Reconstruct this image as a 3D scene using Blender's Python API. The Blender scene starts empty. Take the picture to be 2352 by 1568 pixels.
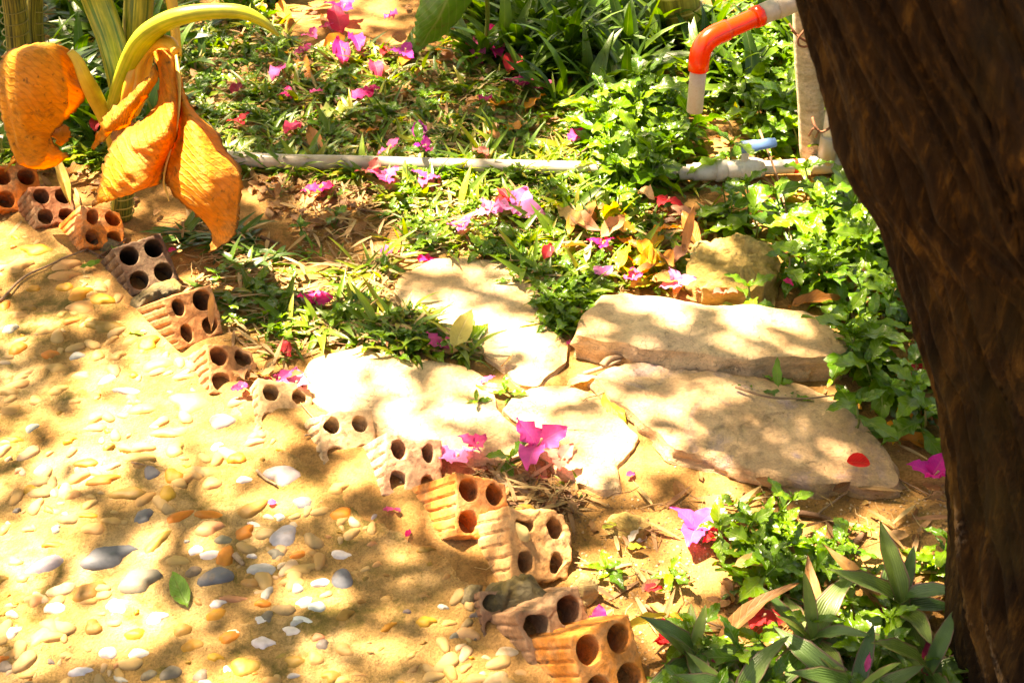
import bpy, math, random
import numpy as np
from mathutils import Vector, Matrix, noise as mn
random.seed(7); RNG = np.random.default_rng(7)
S = bpy.context.scene
COL = S.collection
PI = math.pi

# ------------------------------------------------------------------ camera
CH = 1.3; PITCH = math.radians(36); FPX = 2986.0     # camera height, angle below the horizontal, focal length in 2352-wide picture units
cam = bpy.data.cameras.new('camera'); co = bpy.data.objects.new('camera', cam); COL.objects.link(co)
co.location = (0, 0, CH); co.rotation_euler = (PI/2 - PITCH, 0, 0)
cam.sensor_width = 36; cam.lens = FPX/2352*36; cam.clip_start = .02; cam.clip_end = 500
cam.dof.use_dof = True; cam.dof.focus_distance = 2.15; cam.dof.aperture_fstop = 13
S.camera = co

# ------------------------------------------------------------------ light
SUN = Vector((.36, -.30, -.885)).normalized()        # the way the light travels: from behind and from the left
w = bpy.data.worlds.new('World'); S.world = w; w.use_nodes = True
nt = w.node_tree; nt.nodes.clear()
sk = nt.nodes.new('ShaderNodeTexSky'); sk.sky_type = 'NISHITA'; sk.sun_disc = False
sk.sun_elevation = math.asin(-SUN.z); sk.sun_rotation = math.atan2(-SUN.x, -SUN.y)
sk.dust_density = 3; sk.ozone_density = .3; sk.air_density = 1.0
bg = nt.nodes.new('ShaderNodeBackground'); bg.inputs[1].default_value = .05
ow = nt.nodes.new('ShaderNodeOutputWorld'); nt.links.new(sk.outputs[0], bg.inputs[0]); nt.links.new(bg.outputs[0], ow.inputs[0])
sl = bpy.data.lights.new('sun', 'SUN'); sl.energy = 5; sl.angle = math.radians(.6); sl.color = (1, .97, .91)
so = bpy.data.objects.new('sun', sl); COL.objects.link(so)
so.rotation_euler = SUN.to_track_quat('-Z', 'Y').to_euler(); so.location = (-2, 5, 8)
S.view_settings.view_transform = 'Standard'; S.view_settings.look = 'None'
S.view_settings.exposure = 3.1; S.view_settings.gamma = 1
try:
    S.view_settings.use_white_balance = True
    S.view_settings.white_balance_temperature = 9300; S.view_settings.white_balance_tint = 24
except Exception: pass
S.render.engine = 'CYCLES'
S.cycles.max_bounces = 8; S.cycles.diffuse_bounces = 4; S.cycles.transmission_bounces = 4; S.cycles.glossy_bounces = 2
S.cycles.sample_clamp_indirect = 4

# ------------------------------------------------------------------ picture -> place
SP, CP = math.sin(PITCH), math.cos(PITCH)
def ray(px, py):
    u = (px-1176)/FPX; v = (784-py)/FPX
    return Vector((u, CP+v*SP, v*CP-SP))
def W(px, py, z=0.0):                                # the point at height z that is seen there
    d = ray(px, py); t = (z-CH)/d.z
    return Vector((d.x*t, d.y*t, z))
def WY(px, py, y):                                   # the point at distance y that is seen there
    d = ray(px, py); t = y/d.y
    return Vector((d.x*t, y, CH+d.z*t))
def pxm(px, py):                                     # picture units per metre on the ground
    d = ray(px, py); return FPX/(CH/-d.z)
RIGHT = Vector((1,0,0)); UPV = Vector((0,SP,CP)); TOW = Vector((0,-CP,SP))

# ------------------------------------------------------------------ numpy noise
_LAT = RNG.random((64,64,64))
def vnoise(x, y, z=0.0):
    x = np.asarray(x, float); y = np.asarray(y, float); z = np.zeros_like(x)+z
    xi = np.floor(x).astype(int); yi = np.floor(y).astype(int); zi = np.floor(z).astype(int)
    fx = x-xi; fy = y-yi; fz = z-zi
    fx = fx*fx*(3-2*fx); fy = fy*fy*(3-2*fy); fz = fz*fz*(3-2*fz)
    def L(a, b, c): return _LAT[(xi+a) & 63, (yi+b) & 63, (zi+c) & 63]
    def mix(a, b, t): return a+(b-a)*t
    return mix(mix(mix(L(0,0,0), L(1,0,0), fx), mix(L(0,1,0), L(1,1,0), fx), fy),
               mix(mix(L(0,0,1), L(1,0,1), fx), mix(L(0,1,1), L(1,1,1), fx), fy), fz)*2-1
def fbm(x, y, z=0.0, o=4):
    s = 0; a = 1; f = 1; n = 0
    for i in range(o):
        s = s+a*vnoise(np.asarray(x)*f+i*7.3, np.asarray(y)*f+i*3.1, np.asarray(z)*f+i*5.7); n += a; a *= .5; f *= 2.03
    return s/n

# ------------------------------------------------------------------ meshes
def link(o, parent=None):
    COL.objects.link(o)
    if parent is not None: o.parent = parent
    return o
def tag(o, label=None, cat=None, group=None, kind=None):
    if label: o['label'] = label
    if cat: o['category'] = cat
    if group: o['group'] = group
    if kind: o['kind'] = kind
    return o
def empty(name, loc, label, cat, group=None):
    o = bpy.data.objects.new(name, None); o.empty_display_size = .02; link(o); o.location = loc
    return tag(o, label, cat, group)
def mdata(name, V, F, mat, uv=None, smooth=True):
    V = np.asarray(V, np.float32).reshape(-1, 3)
    m = bpy.data.meshes.new(name)
    if isinstance(F, np.ndarray) and F.ndim == 2:
        k = F.shape[1]; n = len(F)
        m.vertices.add(len(V)); m.vertices.foreach_set('co', V.ravel())
        m.loops.add(n*k); m.loops.foreach_set('vertex_index', F.ravel().astype(np.int32))
        m.polygons.add(n); m.polygons.foreach_set('loop_start', np.arange(0, n*k, k, dtype=np.int32))
        try: m.polygons.foreach_set('loop_total', np.full(n, k, np.int32))
        except Exception: pass
        m.update(calc_edges=True)
        vi = F.ravel()
    else:
        m.from_pydata([tuple(map(float, v)) for v in V], [], [tuple(int(i) for i in f) for f in F]); m.update()
        vi = np.zeros(len(m.loops), np.int32); m.loops.foreach_get('vertex_index', vi)
    if uv is not None:
        l = m.uv_layers.new(name='UVMap'); l.data.foreach_set('uv', np.asarray(uv, np.float32)[vi].ravel())
    if smooth: m.polygons.foreach_set('use_smooth', np.ones(len(m.polygons), bool))
    m.validate()
    if mat: m.materials.append(mat)
    return m
def obj(name, md, parent=None, loc=None, rot=None, color=None):
    o = bpy.data.objects.new(name, md); link(o, parent)
    if loc is not None: o.location = loc
    if rot is not None:
        if isinstance(rot, Matrix): o.rotation_euler = rot.to_euler()
        else: o.rotation_euler = rot
    if color is not None: o.color = (*color, 1)
    return o
def quads(nu, nv, wrap=False, off=0):                # grid with nu points across, nv along
    f = []
    for j in range(nv-1):
        for i in range(nu if wrap else nu-1):
            a = j*nu+i; b = j*nu+(i+1) % nu
            f.append((a+off, b+off, b+nu+off, a+nu+off))
    return f
def leaf_tpl(vs, ws, nu=4, fold=.3, curl=.0, wave=0.0, twist=0.0, seed=0):
    """a leaf of length 1 along +y; ws = half widths at the stations vs"""
    V = []; UV = []
    for j, (v, wd) in enumerate(zip(vs, ws)):
        for i in range(nu+1):
            u = i/nu*2-1
            x = u*wd; z = fold*abs(u)*wd - curl*v*v + wave*math.sin(v*17+seed+u*2)*abs(u)*.06
            a = twist*v; x, z = x*math.cos(a)-z*math.sin(a), x*math.sin(a)+z*math.cos(a)
            V.append((x, v, z)); UV.append((u/2+.5, v))
    return np.array(V), np.array(quads(nu+1, len(vs))), np.array(UV)
def rotm(az, pitch=0., roll=0.):                     # turns +y to heading az, tilted up by pitch
    return Matrix.Rotation(az, 3, 'Z') @ Matrix.Rotation(pitch, 3, 'X') @ Matrix.Rotation(roll, 3, 'Y')
class Batch:
    def __init__(s): s.V = []; s.F = []; s.U = []; s.n = 0
    def add(s, tpl, M=None, loc=(0,0,0), sc=1.0):
        V, F, U = tpl
        P = V*np.asarray(sc)
        if M is not None: P = P @ np.array(M).T
        s.V.append(P+np.asarray(loc)); s.F.append(F+s.n); s.U.append(U); s.n += len(V)
    def tpl(s): return np.concatenate(s.V), np.concatenate(s.F), np.concatenate(s.U)
    def md(s, name, mat):
        V, F, U = s.tpl(); return mdata(name, V, F, mat, U)
def cat(bl):
    b = Batch()
    for t in bl: b.add(t)
    return b.tpl()
def many(tpl, Ms, Ls):                               # N turned and scaled copies at once
    V, F, U = tpl; N = len(Ls)
    P = np.einsum('nij,vj->nvi', np.asarray(Ms), V)+np.asarray(Ls)[:, None, :]
    Fa = F[None]+(np.arange(N)*len(V))[:, None, None]
    return P.reshape(-1, 3), Fa.reshape(-1, F.shape[1]), np.tile(U, (N, 1))
def tube(pts, rad, n=10, cap=True, flat=1.0):
    """swept tube as vertices, quads, uv; flat squeezes it along its second normal"""
    P = [Vector(p) for p in pts]; V = []; UV = []
    if not hasattr(rad, '__len__'): rad = [rad]*len(P)
    nrm = None
    for k, p in enumerate(P):
        t = (P[min(k+1, len(P)-1)]-P[max(k-1, 0)]).normalized()
        if nrm is None:
            nrm = t.orthogonal().normalized()
        nrm = (nrm-t*nrm.dot(t)).normalized(); b = t.cross(nrm)
        for i in range(n):
            a = 2*PI*i/n
            V.append(p+(nrm*math.cos(a)+b*math.sin(a)*flat)*rad[k]); UV.append((i/n, k/len(P)))
    F = quads(n, len(P), True)
    if cap:
        for k, r in ((0, 1), (len(P)-1, -1)):
            c = len(V); V.append(P[k]); UV.append((.5, .5))
            for i in range(0, n, 2):
                q = (k*n+i, k*n+(i+1) % n, k*n+(i+2) % n, c); F.append(q if r < 0 else q[::-1])
    return np.array([tuple(v) for v in V]), np.array(F), np.array(UV)
def smooth_path(pts, n=6):                           # Catmull-Rom through points of any dimension
    P = [np.array(p, float) for p in pts]; P = [2*P[0]-P[1]]+P+[2*P[-1]-P[-2]]; out = []
    for i in range(1, len(P)-2):
        for k in range(n):
            t = k/n; a, b, c, d = P[i-1:i+3]
            out.append(.5*((2*b)+(-a+c)*t+(2*a-5*b+4*c-d)*t*t+(-a+3*b-3*c+d)*t**3))
    out.append(P[-2]); return out
def in_poly(x, y, poly):
    x = np.asarray(x, float); y = np.asarray(y, float); r = np.zeros(x.shape, bool); n = len(poly)
    for i in range(n):
        x1, y1 = poly[i][:2]; x2, y2 = poly[(i+1) % n][:2]
        if y1 == y2: continue
        r ^= ((y1 > y) != (y2 > y)) & (x < (x2-x1)*(y-y1)/(y2-y1)+x1)
    return r
def seg_dist(x, y, pl):
    d = np.full(np.shape(x), 1e9)
    for (x1, y1), (x2, y2) in zip(pl[:-1], pl[1:]):
        dx, dy = x2-x1, y2-y1; t = np.clip(((x-x1)*dx+(y-y1)*dy)/(dx*dx+dy*dy), 0, 1)
        d = np.minimum(d, np.hypot(x-x1-t*dx, y-y1-t*dy))
    return d

# ------------------------------------------------------------------ materials
class Mat:
    def __init__(s, name):
        s.m = bpy.data.materials.new(name); s.m.use_nodes = True; s.t = s.m.node_tree; s.t.nodes.clear()
        s.out = s.n('ShaderNodeOutputMaterial')
    def n(s, typ, **kw):
        x = s.t.nodes.new(typ)
        for k, v in kw.items():
            if k.startswith('i_'):
                kk = k[2:]; kk = int(kk) if kk.isdigit() else kk.replace('_', ' ')
                s.put(x.inputs[kk], v)
            else: setattr(x, k, v)
        return x
    def put(s, inp, v):
        if isinstance(v, bpy.types.NodeSocket): s.t.links.new(v, inp)
        elif isinstance(v, (tuple, list)) and len(v) == 3 and inp.type == 'RGBA': inp.default_value = (*v, 1)
        else: inp.default_value = v
    def noise(s, scale, co=None, detail=4, rough=.55, dist=0.0):
        x = s.n('ShaderNodeTexNoise', i_Scale=scale, i_Detail=detail, i_Roughness=rough, i_Distortion=dist)
        if co is not None: s.put(x.inputs['Vector'], co)
        return x.outputs[0]
    def voro(s, scale, co=None, feature='F1', out=0):
        x = s.n('ShaderNodeTexVoronoi', feature=feature, i_Scale=scale)
        if co is not None: s.put(x.inputs['Vector'], co)
        return x.outputs[out]
    def ramp(s, fac, stops, interp='LINEAR'):
        x = s.n('ShaderNodeValToRGB'); x.color_ramp.interpolation = interp; e = x.color_ramp.elements
        while len(e) < len(stops): e.new(.5)
        for q, (p, c) in zip(e, stops):
            q.position = p; q.color = (*c, 1) if isinstance(c, tuple) else (c, c, c, 1)
        s.put(x.inputs[0], fac); return x.outputs[0]
    def mix(s, fac, a, b, mode='MIX'):
        x = s.n('ShaderNodeMix', data_type='RGBA', blend_type=mode); s.put(x.inputs[0], fac); s.put(x.inputs[6], a); s.put(x.inputs[7], b); return x.outputs[2]
    def math(s, op, a, b=0.0, c=None):
        x = s.n('ShaderNodeMath', operation=op); s.put(x.inputs[0], a); s.put(x.inputs[1], b)
        if c is not None: s.put(x.inputs[2], c)
        return x.outputs[0]
    def bump(s, h, dist=.002, strength=1.0, nrm=None):
        x = s.n('ShaderNodeBump', i_Distance=dist, i_Strength=strength, i_Height=h)
        if nrm is not None: s.put(x.inputs['Normal'], nrm)
        return x.outputs[0]
    def pos(s): return s.n('ShaderNodeNewGeometry').outputs['Position']
    def oco(s): return s.n('ShaderNodeTexCoord').outputs['Object']
    def rnd(s):
        a = s.n('ShaderNodeNewGeometry').outputs['Random Per Island']; b = s.n('ShaderNodeObjectInfo').outputs['Random']
        return s.math('FRACT', s.math('ADD', a, b))
    def done(s, col, rough=.6, nrm=None, transl=0.0, tcol=None, spec=.4, **kw):
        p = s.n('ShaderNodeBsdfPrincipled'); s.put(p.inputs['Base Color'], col); s.put(p.inputs['Roughness'], rough)
        s.put(p.inputs['Specular IOR Level'], spec)
        for k, v in kw.items(): s.put(p.inputs[k.replace('_', ' ')], v)
        if nrm is not None: s.put(p.inputs['Normal'], nrm)
        sh = p.outputs[0]
        if transl:
            t = s.n('ShaderNodeBsdfTranslucent'); s.put(t.inputs[0], tcol if tcol is not None else col)
            m = s.n('ShaderNodeMixShader'); m.inputs[0].default_value = transl
            s.t.links.new(sh, m.inputs[1]); s.t.links.new(t.outputs[0], m.inputs[2]); sh = m.outputs[0]
        s.t.links.new(sh, s.out.inputs[0]); return s.m

def leaf_mat(name, cols, transl=.35, rough=.38, vein=.5, veins=9., tmul=(1.6,1.5,.5), blot=None, spec=.5, bump=.0012):
    s = Mat(name)
    c = s.ramp(s.rnd(), [(i/(len(cols)-1), k) for i, k in enumerate(cols)])
    nz = s.noise(35, s.pos(), 3)
    c = s.mix(.55, c, s.ramp(nz, [(.3, .45), (.7, 1.25)]), 'MULTIPLY')
    if blot:
        c = s.mix(s.ramp(s.noise(60, s.pos(), 4, .6), [(.58, 0.), (.68, .8)]), c, blot)
    uv = s.n('ShaderNodeSeparateXYZ', i_0=s.n('ShaderNodeTexCoord').outputs['UV'])
    au = s.math('ABSOLUTE', s.math('SUBTRACT', uv.outputs[0], .5))
    mid = s.ramp(au, [(.0, 1.), (.05, 0.)])
    sv = s.math('SINE', s.math('MULTIPLY', s.math('SUBTRACT', uv.outputs[1], s.math('MULTIPLY', au, .45)), 6.283*veins))
    svr = s.ramp(s.math('MULTIPLY_ADD', sv, .5, .5), [(.86, 0.), (1., .45)])
    vf = s.math('MULTIPLY', s.math('MAXIMUM', mid, svr), vein)
    c = s.mix(vf, c, s.mix(.5, c, (.45, .5, .16)), 'MIX')
    b = s.bump(s.math('ADD', s.math('MULTIPLY', s.math('MAXIMUM', mid, svr), -1.), s.noise(90, s.pos(), 2)), bump, .6)
    tc = s.mix(1., c, tmul, 'MULTIPLY')
    return s.done(c, rough, b, transl, tc, spec)

M = {}
# the olive-green moss and the sandy cement of the path
s = Mat('path_concrete'); P = s.pos()
n1 = s.noise(5, P, 5, .6); n2 = s.noise(38, P, 5, .65); n3 = s.noise(260, P, 3, .6)
c = s.ramp(n1, [(.3, (.26,.14,.038)), (.5, (.40,.235,.08)), (.72, (.56,.39,.18))])
c = s.mix(.8, c, s.ramp(n2, [(.3, .55), (.5, .95), (.7, 1.15)]), 'MULTIPLY')
c = s.mix(.55, c, s.ramp(n3, [(.3, .5), (.6, 1.15)]), 'MULTIPLY')
moss = s.math('MULTIPLY', s.ramp(s.noise(7, P, 6, .7, .6), [(.43, 0.), (.60, 1.)]), s.ramp(n2, [(.42, 1.), (.58, .15)]))
c = s.mix(s.math('MULTIPLY', moss, .85), c, (.10,.085,.015))
gr = s.voro(420, P)
c = s.mix(.5, c, s.ramp(gr, [(.1, .55), (.5, 1.15)]), 'MULTIPLY')
c = s.mix(s.ramp(s.noise(130, P, 4, .7), [(.63, 0.), (.72, .55)]), c, (.16,.10,.03))
h = s.math('ADD', s.math('MULTIPLY', n2, .8), s.math('MULTIPLY', n3, .35))
M['path'] = s.done(c, .9, s.bump(h, .009, 1.), spec=.2)
# soil
s = Mat('soil'); P = s.pos()
n1 = s.noise(3.5, P, 5, .6); n2 = s.noise(45, P, 6, .7); n3 = s.noise(300, P, 3, .6)
c = s.ramp(n1, [(.3, (.22,.11,.035)), (.5, (.34,.18,.055)), (.7, (.46,.27,.10))])
c = s.mix(.85, c, s.ramp(n2, [(.3, .45), (.5, .95), (.68, 1.2)]), 'MULTIPLY')
c = s.mix(.6, c, s.ramp(n3, [(.3, .45), (.6, 1.15)]), 'MULTIPLY')
c = s.mix(s.math('MULTIPLY', s.ramp(s.noise(9, P, 6, .7), [(.54, 0.), (.7, 1.)]), .55), c, (.09,.085,.016))
M['soil'] = s.done(c, .95, s.bump(s.math('ADD', n2, s.math('MULTIPLY', n3, .5)), .006, .9), spec=.15)
# flagstones
def stone_mat(name, cols, mossy=.35, scale=1.0):
    s = Mat(name); P = s.pos()
    mp = s.n('ShaderNodeMapping', i_Vector=P); mp.inputs['Scale'].default_value = (1, 1, 3.5)
    n1 = s.noise(6*scale, mp.outputs[0], 6, .65, .8); n2 = s.noise(55, P, 6, .7); n3 = s.noise(300, P, 2)
    c = s.ramp(n1, [(.28+.44*i/(len(cols)-1), k) for i, k in enumerate(cols)])
    c = s.mix(.7, c, s.ramp(n2, [(.32, .6), (.5, 1.), (.7, 1.15)]), 'MULTIPLY')
    c = s.mix(.35, c, s.ramp(n3, [(.35, .6), (.6, 1.1)]), 'MULTIPLY')
    crk = s.voro(5*scale, s.n('ShaderNodeVectorMath', operation='ADD', i_0=P, i_1=s.n('ShaderNodeTexNoise', i_Scale=14.0, i_Vector=P, i_Detail=4.).outputs[1]).outputs[0], 'DISTANCE_TO_EDGE')
    cr = s.ramp(crk, [(.0, 1.), (.012, 0.)])
    c = s.mix(s.math('MULTIPLY', cr, s.ramp(n1, [(.45, 0.), (.6, .6)])), c, (.10,.065,.03))
    c = s.mix(s.math('MULTIPLY', s.ramp(s.noise(8, P, 6, .7), [(.52, 0.), (.66, 1.)]), mossy), c, (.17,.12,.02))
    c = s.mix(s.ramp(s.noise(19*scale, mp.outputs[0], 7, .75, 1.), [(.58, 0.), (.68, .4)]), c, (.22,.15,.075))
    hh = s.math('ADD', s.math('MULTIPLY', n1, 1.5), s.math('ADD', s.math('MULTIPLY', n2, .5), s.math('MULTIPLY', cr, -.25)))
    return s.done(c, .8, s.bump(s.math('ADD', hh, s.math('MULTIPLY', s.noise(24*scale, mp.outputs[0], 8, .7, 1.5), 1.2)), .006, .9), spec=.3)
M['flag'] = stone_mat('flagstone_buff', [(.48,.29,.13), (.64,.41,.19), (.72,.51,.27), (.56,.38,.22)], .25)
M['flag2'] = stone_mat('flagstone_lilac', [(.34,.24,.22), (.56,.35,.17), (.64,.43,.22), (.38,.28,.28)], .2, 1.4)
M['rock'] = stone_mat('rock_mossy', [(.20,.14,.03), (.42,.29,.08), (.60,.44,.18)], .7)
M['lump'] = stone_mat('cement_mossy', [(.07,.06,.03), (.14,.115,.055), (.24,.19,.10)], .8)
M['wedge'] = stone_mat('yellow_stone', [(.40,.29,.10), (.52,.40,.16), (.50,.42,.22)], .3)
# clay bricks, tinted by the colour of the object
s = Mat('clay_brick'); P = s.oco(); oc = s.n('ShaderNodeObjectInfo').outputs['Color']
n1 = s.noise(28, P, 6, .7, .4); n2 = s.noise(150, P, 4, .65)
rn = s.n('ShaderNodeObjectInfo').outputs['Random']
P2 = s.n('ShaderNodeVectorMath', operation='ADD', i_0=P, i_1=s.math('MULTIPLY', rn, 9.)).outputs[0]
n4 = s.noise(17, P2, 5, .65)
c = s.mix(s.ramp(n4, [(.48, 0.), (.68, .8)]), oc, s.mix(.6, oc, (.50,.37,.20)))
c = s.mix(.8, c, s.ramp(n1, [(.3, .35), (.5, .95), (.7, 1.3)]), 'MULTIPLY')
c = s.mix(.5, c, s.ramp(n2, [(.3, .5), (.6, 1.15)]), 'MULTIPLY')
c = s.mix(s.ramp(s.noise(21, P2, 6, .75), [(.55, 0.), (.68, .8)]), c, (.055,.05,.028))
M['brick'] = s.done(c, .85, s.bump(s.math('ADD', n1, s.math('MULTIPLY', n2, .4)), .0035, .8), spec=.2)
# pebbles, tinted by the colour of the object
s = Mat('pebble'); P = s.pos(); oc = s.n('ShaderNodeObjectInfo').outputs['Color']
c = s.mix(.5, oc, s.ramp(s.noise(60, P, 5, .6), [(.3, .6), (.65, 1.2)]), 'MULTIPLY')
c = s.mix(s.ramp(s.noise(26, P, 5, .65), [(.55, 0.), (.70, .45)]), c, (.36,.22,.08))
M['pebble'] = s.done(c, .6, s.bump(s.noise(220, P, 3), .0008, .5), spec=.35)
# bark
s = Mat('bark'); P = s.oco()
mp = s.n('ShaderNodeMapping', i_Vector=P); mp.inputs['Scale'].default_value = (1, 1, .16)
n1 = s.noise(40, mp.outputs[0], 8, .78, .6); n2 = s.noise(120, mp.outputs[0], 4, .6); n5 = s.noise(6, P, 4)
c = s.ramp(n1, [(.36, (.004,.002,.001)), (.53, (.024,.013,.003)), (.74, (.15,.085,.018))])
c = s.mix(s.ramp(n5, [(.52, 0.), (.7, .5)]), c, (.04,.035,.008))
c = s.mix(s.ramp(s.noise(9, mp.outputs[0], 5, .6), [(.52, 0.), (.66, .6)]), c, s.mix(1., s.ramp(n1, [(.3, .15), (.65, 1.2)]), (.22,.12,.03), 'MULTIPLY'))
c = s.mix(.5, c, s.ramp(n2, [(.3, .5), (.6, 1.2)]), 'MULTIPLY')
M['bark'] = s.done(c, .9, s.bump(s.math('ADD', n1, s.math('MULTIPLY', n2, .3)), .02, 1.), spec=.15)
# plastic pipe, with grime
def paint(name, col, dirt=(.3,.22,.11), amt=.4, rough=.35):
    s = Mat(name); P = s.oco()
    c = s.mix(s.math('MULTIPLY', s.ramp(s.noise(30, P, 6, .7), [(.42, 0.), (.7, 1.)]), amt), col, dirt)
    c = s.mix(s.math('MULTIPLY', s.ramp(s.noise(300, P, 3, .6), [(.6, 0.), (.7, 1.)]), amt*.8), c, dirt)
    return s.done(c, rough, s.bump(s.noise(80, P, 3), .0006, .5))
M['pvc'] = paint('grey_shaded_plastic', (.40,.36,.28), amt=.6); M['pvcw'] = paint('white_plastic', (.66,.62,.52), amt=.5)  # the greyer one also carries the spout's shade in its colour
M['red'] = paint('red_plastic', (.85,.035,.008), (.45,.02,.005), .35, .22); M['blue'] = paint('blue_plastic', (.10,.23,.45), amt=.35)
M['dripred'] = paint('red_paint', (.62,.03,.01), (.4,.02,.01), .2, .4); M['wire'] = paint('rusty_wire', (.20,.075,.03), (.06,.03,.015), .6, .8)
M['post'] = stone_mat('weathered_post', [(.40,.28,.12), (.66,.54,.34), (.74,.64,.46)], .35, 2)
M['dark'] = paint('dark_hole', (.02,.015,.01))
# plants
M['wed'] = leaf_mat('creeper_leaf', [(.040,.14,.002), (.065,.19,.003), (.12,.26,.004), (.075,.18,.006)], .32, .3)
M['grass'] = leaf_mat('grass_blade', [(.045,.12,.003), (.09,.19,.005), (.16,.25,.008), (.32,.28,.03)], .35, .42, .4, 0.)
M['grassd'] = leaf_mat('long_grass_blade', [(.025,.08,.004), (.045,.13,.005), (.09,.18,.01)], .35, .4, .4, 0.)
M['straw'] = leaf_mat('straw', [(.22,.12,.04), (.40,.26,.09), (.52,.38,.16), (.28,.13,.05)], .25, .7, .2, 0., (1.2,1.1,.9))
M['litter'] = leaf_mat('dry_leaf', [(.13,.05,.015), (.30,.13,.035), (.42,.22,.06), (.22,.09,.03), (.5,.30,.08)], .25, .6, .5, 8., (1.4,1.,.5), (.10,.04,.012))
def tint_leaf(name, transl=.3, rough=.5, blot=None, vein=.5, tmul=(1.3,1.1,.6), bump=.001, fine=1.):
    s = Mat(name); oc = s.n('ShaderNodeObjectInfo').outputs['Color']; P = s.pos()
    c = s.mix(.6, oc, s.ramp(s.noise(40*fine, P, 5, .6), [(.3, .55), (.68, 1.2)]), 'MULTIPLY')
    if blot: c = s.mix(s.ramp(s.noise(75*fine, P, 5, .65), [(.60, 0.), (.70, .75)]), c, blot)
    uv = s.n('ShaderNodeSeparateXYZ', i_0=s.n('ShaderNodeTexCoord').outputs['UV'])
    au = s.math('ABSOLUTE', s.math('SUBTRACT', uv.outputs[0], .5))
    mid = s.ramp(au, [(.0, 1.), (.04, 0.)])
    sv = s.math('SINE', s.math('MULTIPLY', s.math('SUBTRACT', uv.outputs[1], s.math('MULTIPLY', au, .6)), 62.))
    vf = s.math('MAXIMUM', mid, s.ramp(s.math('MULTIPLY_ADD', sv, .5, .5), [(.88, 0.), (1., .4)]))
    c = s.mix(s.math('MULTIPLY', vf, vein), c, s.mix(.5, c, (.6,.5,.25)))
    b = s.bump(s.math('SUBTRACT', s.noise(110*fine, P, 4), vf), bump, .7)
    return s.done(c, rough, b, transl, s.mix(1., c, tmul, 'MULTIPLY'), .4)
M['fallen'] = tint_leaf('fallen_leaf', .3, .45, (.16,.06,.015))
M['petal'] = tint_leaf('petal', .45, .55, None, .25, (1.25,1.,1.1), .0008)
# dumb cane
def cane_leaf(name, cols, transl=.35):
    s = Mat(name); uvn = s.n('ShaderNodeTexCoord').outputs['UV']; P = s.pos()
    mp = s.n('ShaderNodeMapping', i_Vector=uvn); mp.inputs['Rotation'].default_value = (0, 0, .5); mp.inputs['Scale'].default_value = (3, 26, 1)
    st = s.noise(1.6, mp.outputs[0], 5, .6, .5); n1 = s.noise(9, P, 5, .6); n2 = s.noise(70, P, 4, .6)
    c = s.ramp(n1, [(.3+.4*i/(len(cols)-1), k) for i, k in enumerate(cols)])
    c = s.mix(.4, c, s.ramp(st, [(.3, .5), (.55, 1.05)]), 'MULTIPLY')
    c = s.mix(s.ramp(s.noise(24, P, 6, .7), [(.56, 0.), (.70, .7)]), c, (.26,.10,.015))
    c = s.mix(s.ramp(n2, [(.60, 0.), (.70, .7)]), c, (.12,.05,.012))
    ux = s.n('ShaderNodeSeparateXYZ', i_0=uvn); au = s.math('ABSOLUTE', s.math('SUBTRACT', ux.outputs[0], .5))
    wob = s.math('MULTIPLY', s.noise(14, P, 3), 1.6)
    vn = s.math('SINE', s.math('ADD', s.math('MULTIPLY', s.math('SUBTRACT', ux.outputs[1], s.math('MULTIPLY', ux.outputs[0], .35)), 150.), s.math('MULTIPLY', wob, 4.)))
    vr = s.ramp(s.math('MULTIPLY_ADD', vn, .5, .5), [(.75, 0.), (1., 1.)])
    c = s.mix(s.math('MULTIPLY', s.math('MULTIPLY', vr, .22), s.ramp(n1, [(.35, .2), (.6, 1.)])), c, (.34,.14,.02))
    c = s.mix(s.ramp(s.math('ADD', au, s.math('MULTIPLY', n2, .06)), [(.47, 0.), (.525, .85)]), c, (.16,.07,.015))
    b = s.bump(s.math('ADD', s.math('ADD', s.math('MULTIPLY', st, .6), s.math('MULTIPLY', vr, .18)), s.math('MULTIPLY', n2, .6)), .007, .9)
    return s.done(c, .55, b, transl, s.mix(1., c, (1.4,.95,.3), 'MULTIPLY'), .3)
M['dead'] = cane_leaf('dead_cane_leaf', [(.52,.20,.015), (.68,.32,.025), (.76,.46,.10)], .5)
M['dead2'] = cane_leaf('dead_cane_leaf_amber', [(.54,.26,.02), (.68,.38,.04), (.62,.30,.03)], .5)  # amber tones for the hooded leaf and smaller dry leaves
s = Mat('cane_stalk'); P = s.pos(); oc = s.n('ShaderNodeObjectInfo').outputs['Color']
uvn = s.n('ShaderNodeTexCoord').outputs['UV']; mp = s.n('ShaderNodeMapping', i_Vector=uvn); mp.inputs['Scale'].default_value = (16, 1.2, 1)
st = s.noise(2.2, mp.outputs[0], 5, .65, .3)
c = s.mix(s.ramp(st, [(.40, 0.), (.62, .85)]), oc, s.mix(.6, oc, (.60,.50,.06)))
c = s.mix(.5, c, s.ramp(s.noise(30, P, 4), [(.3, .5), (.6, 1.15)]), 'MULTIPLY')
M['stalk'] = s.done(c, .4, s.bump(st, .001, .6), .15, c, .5)
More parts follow.
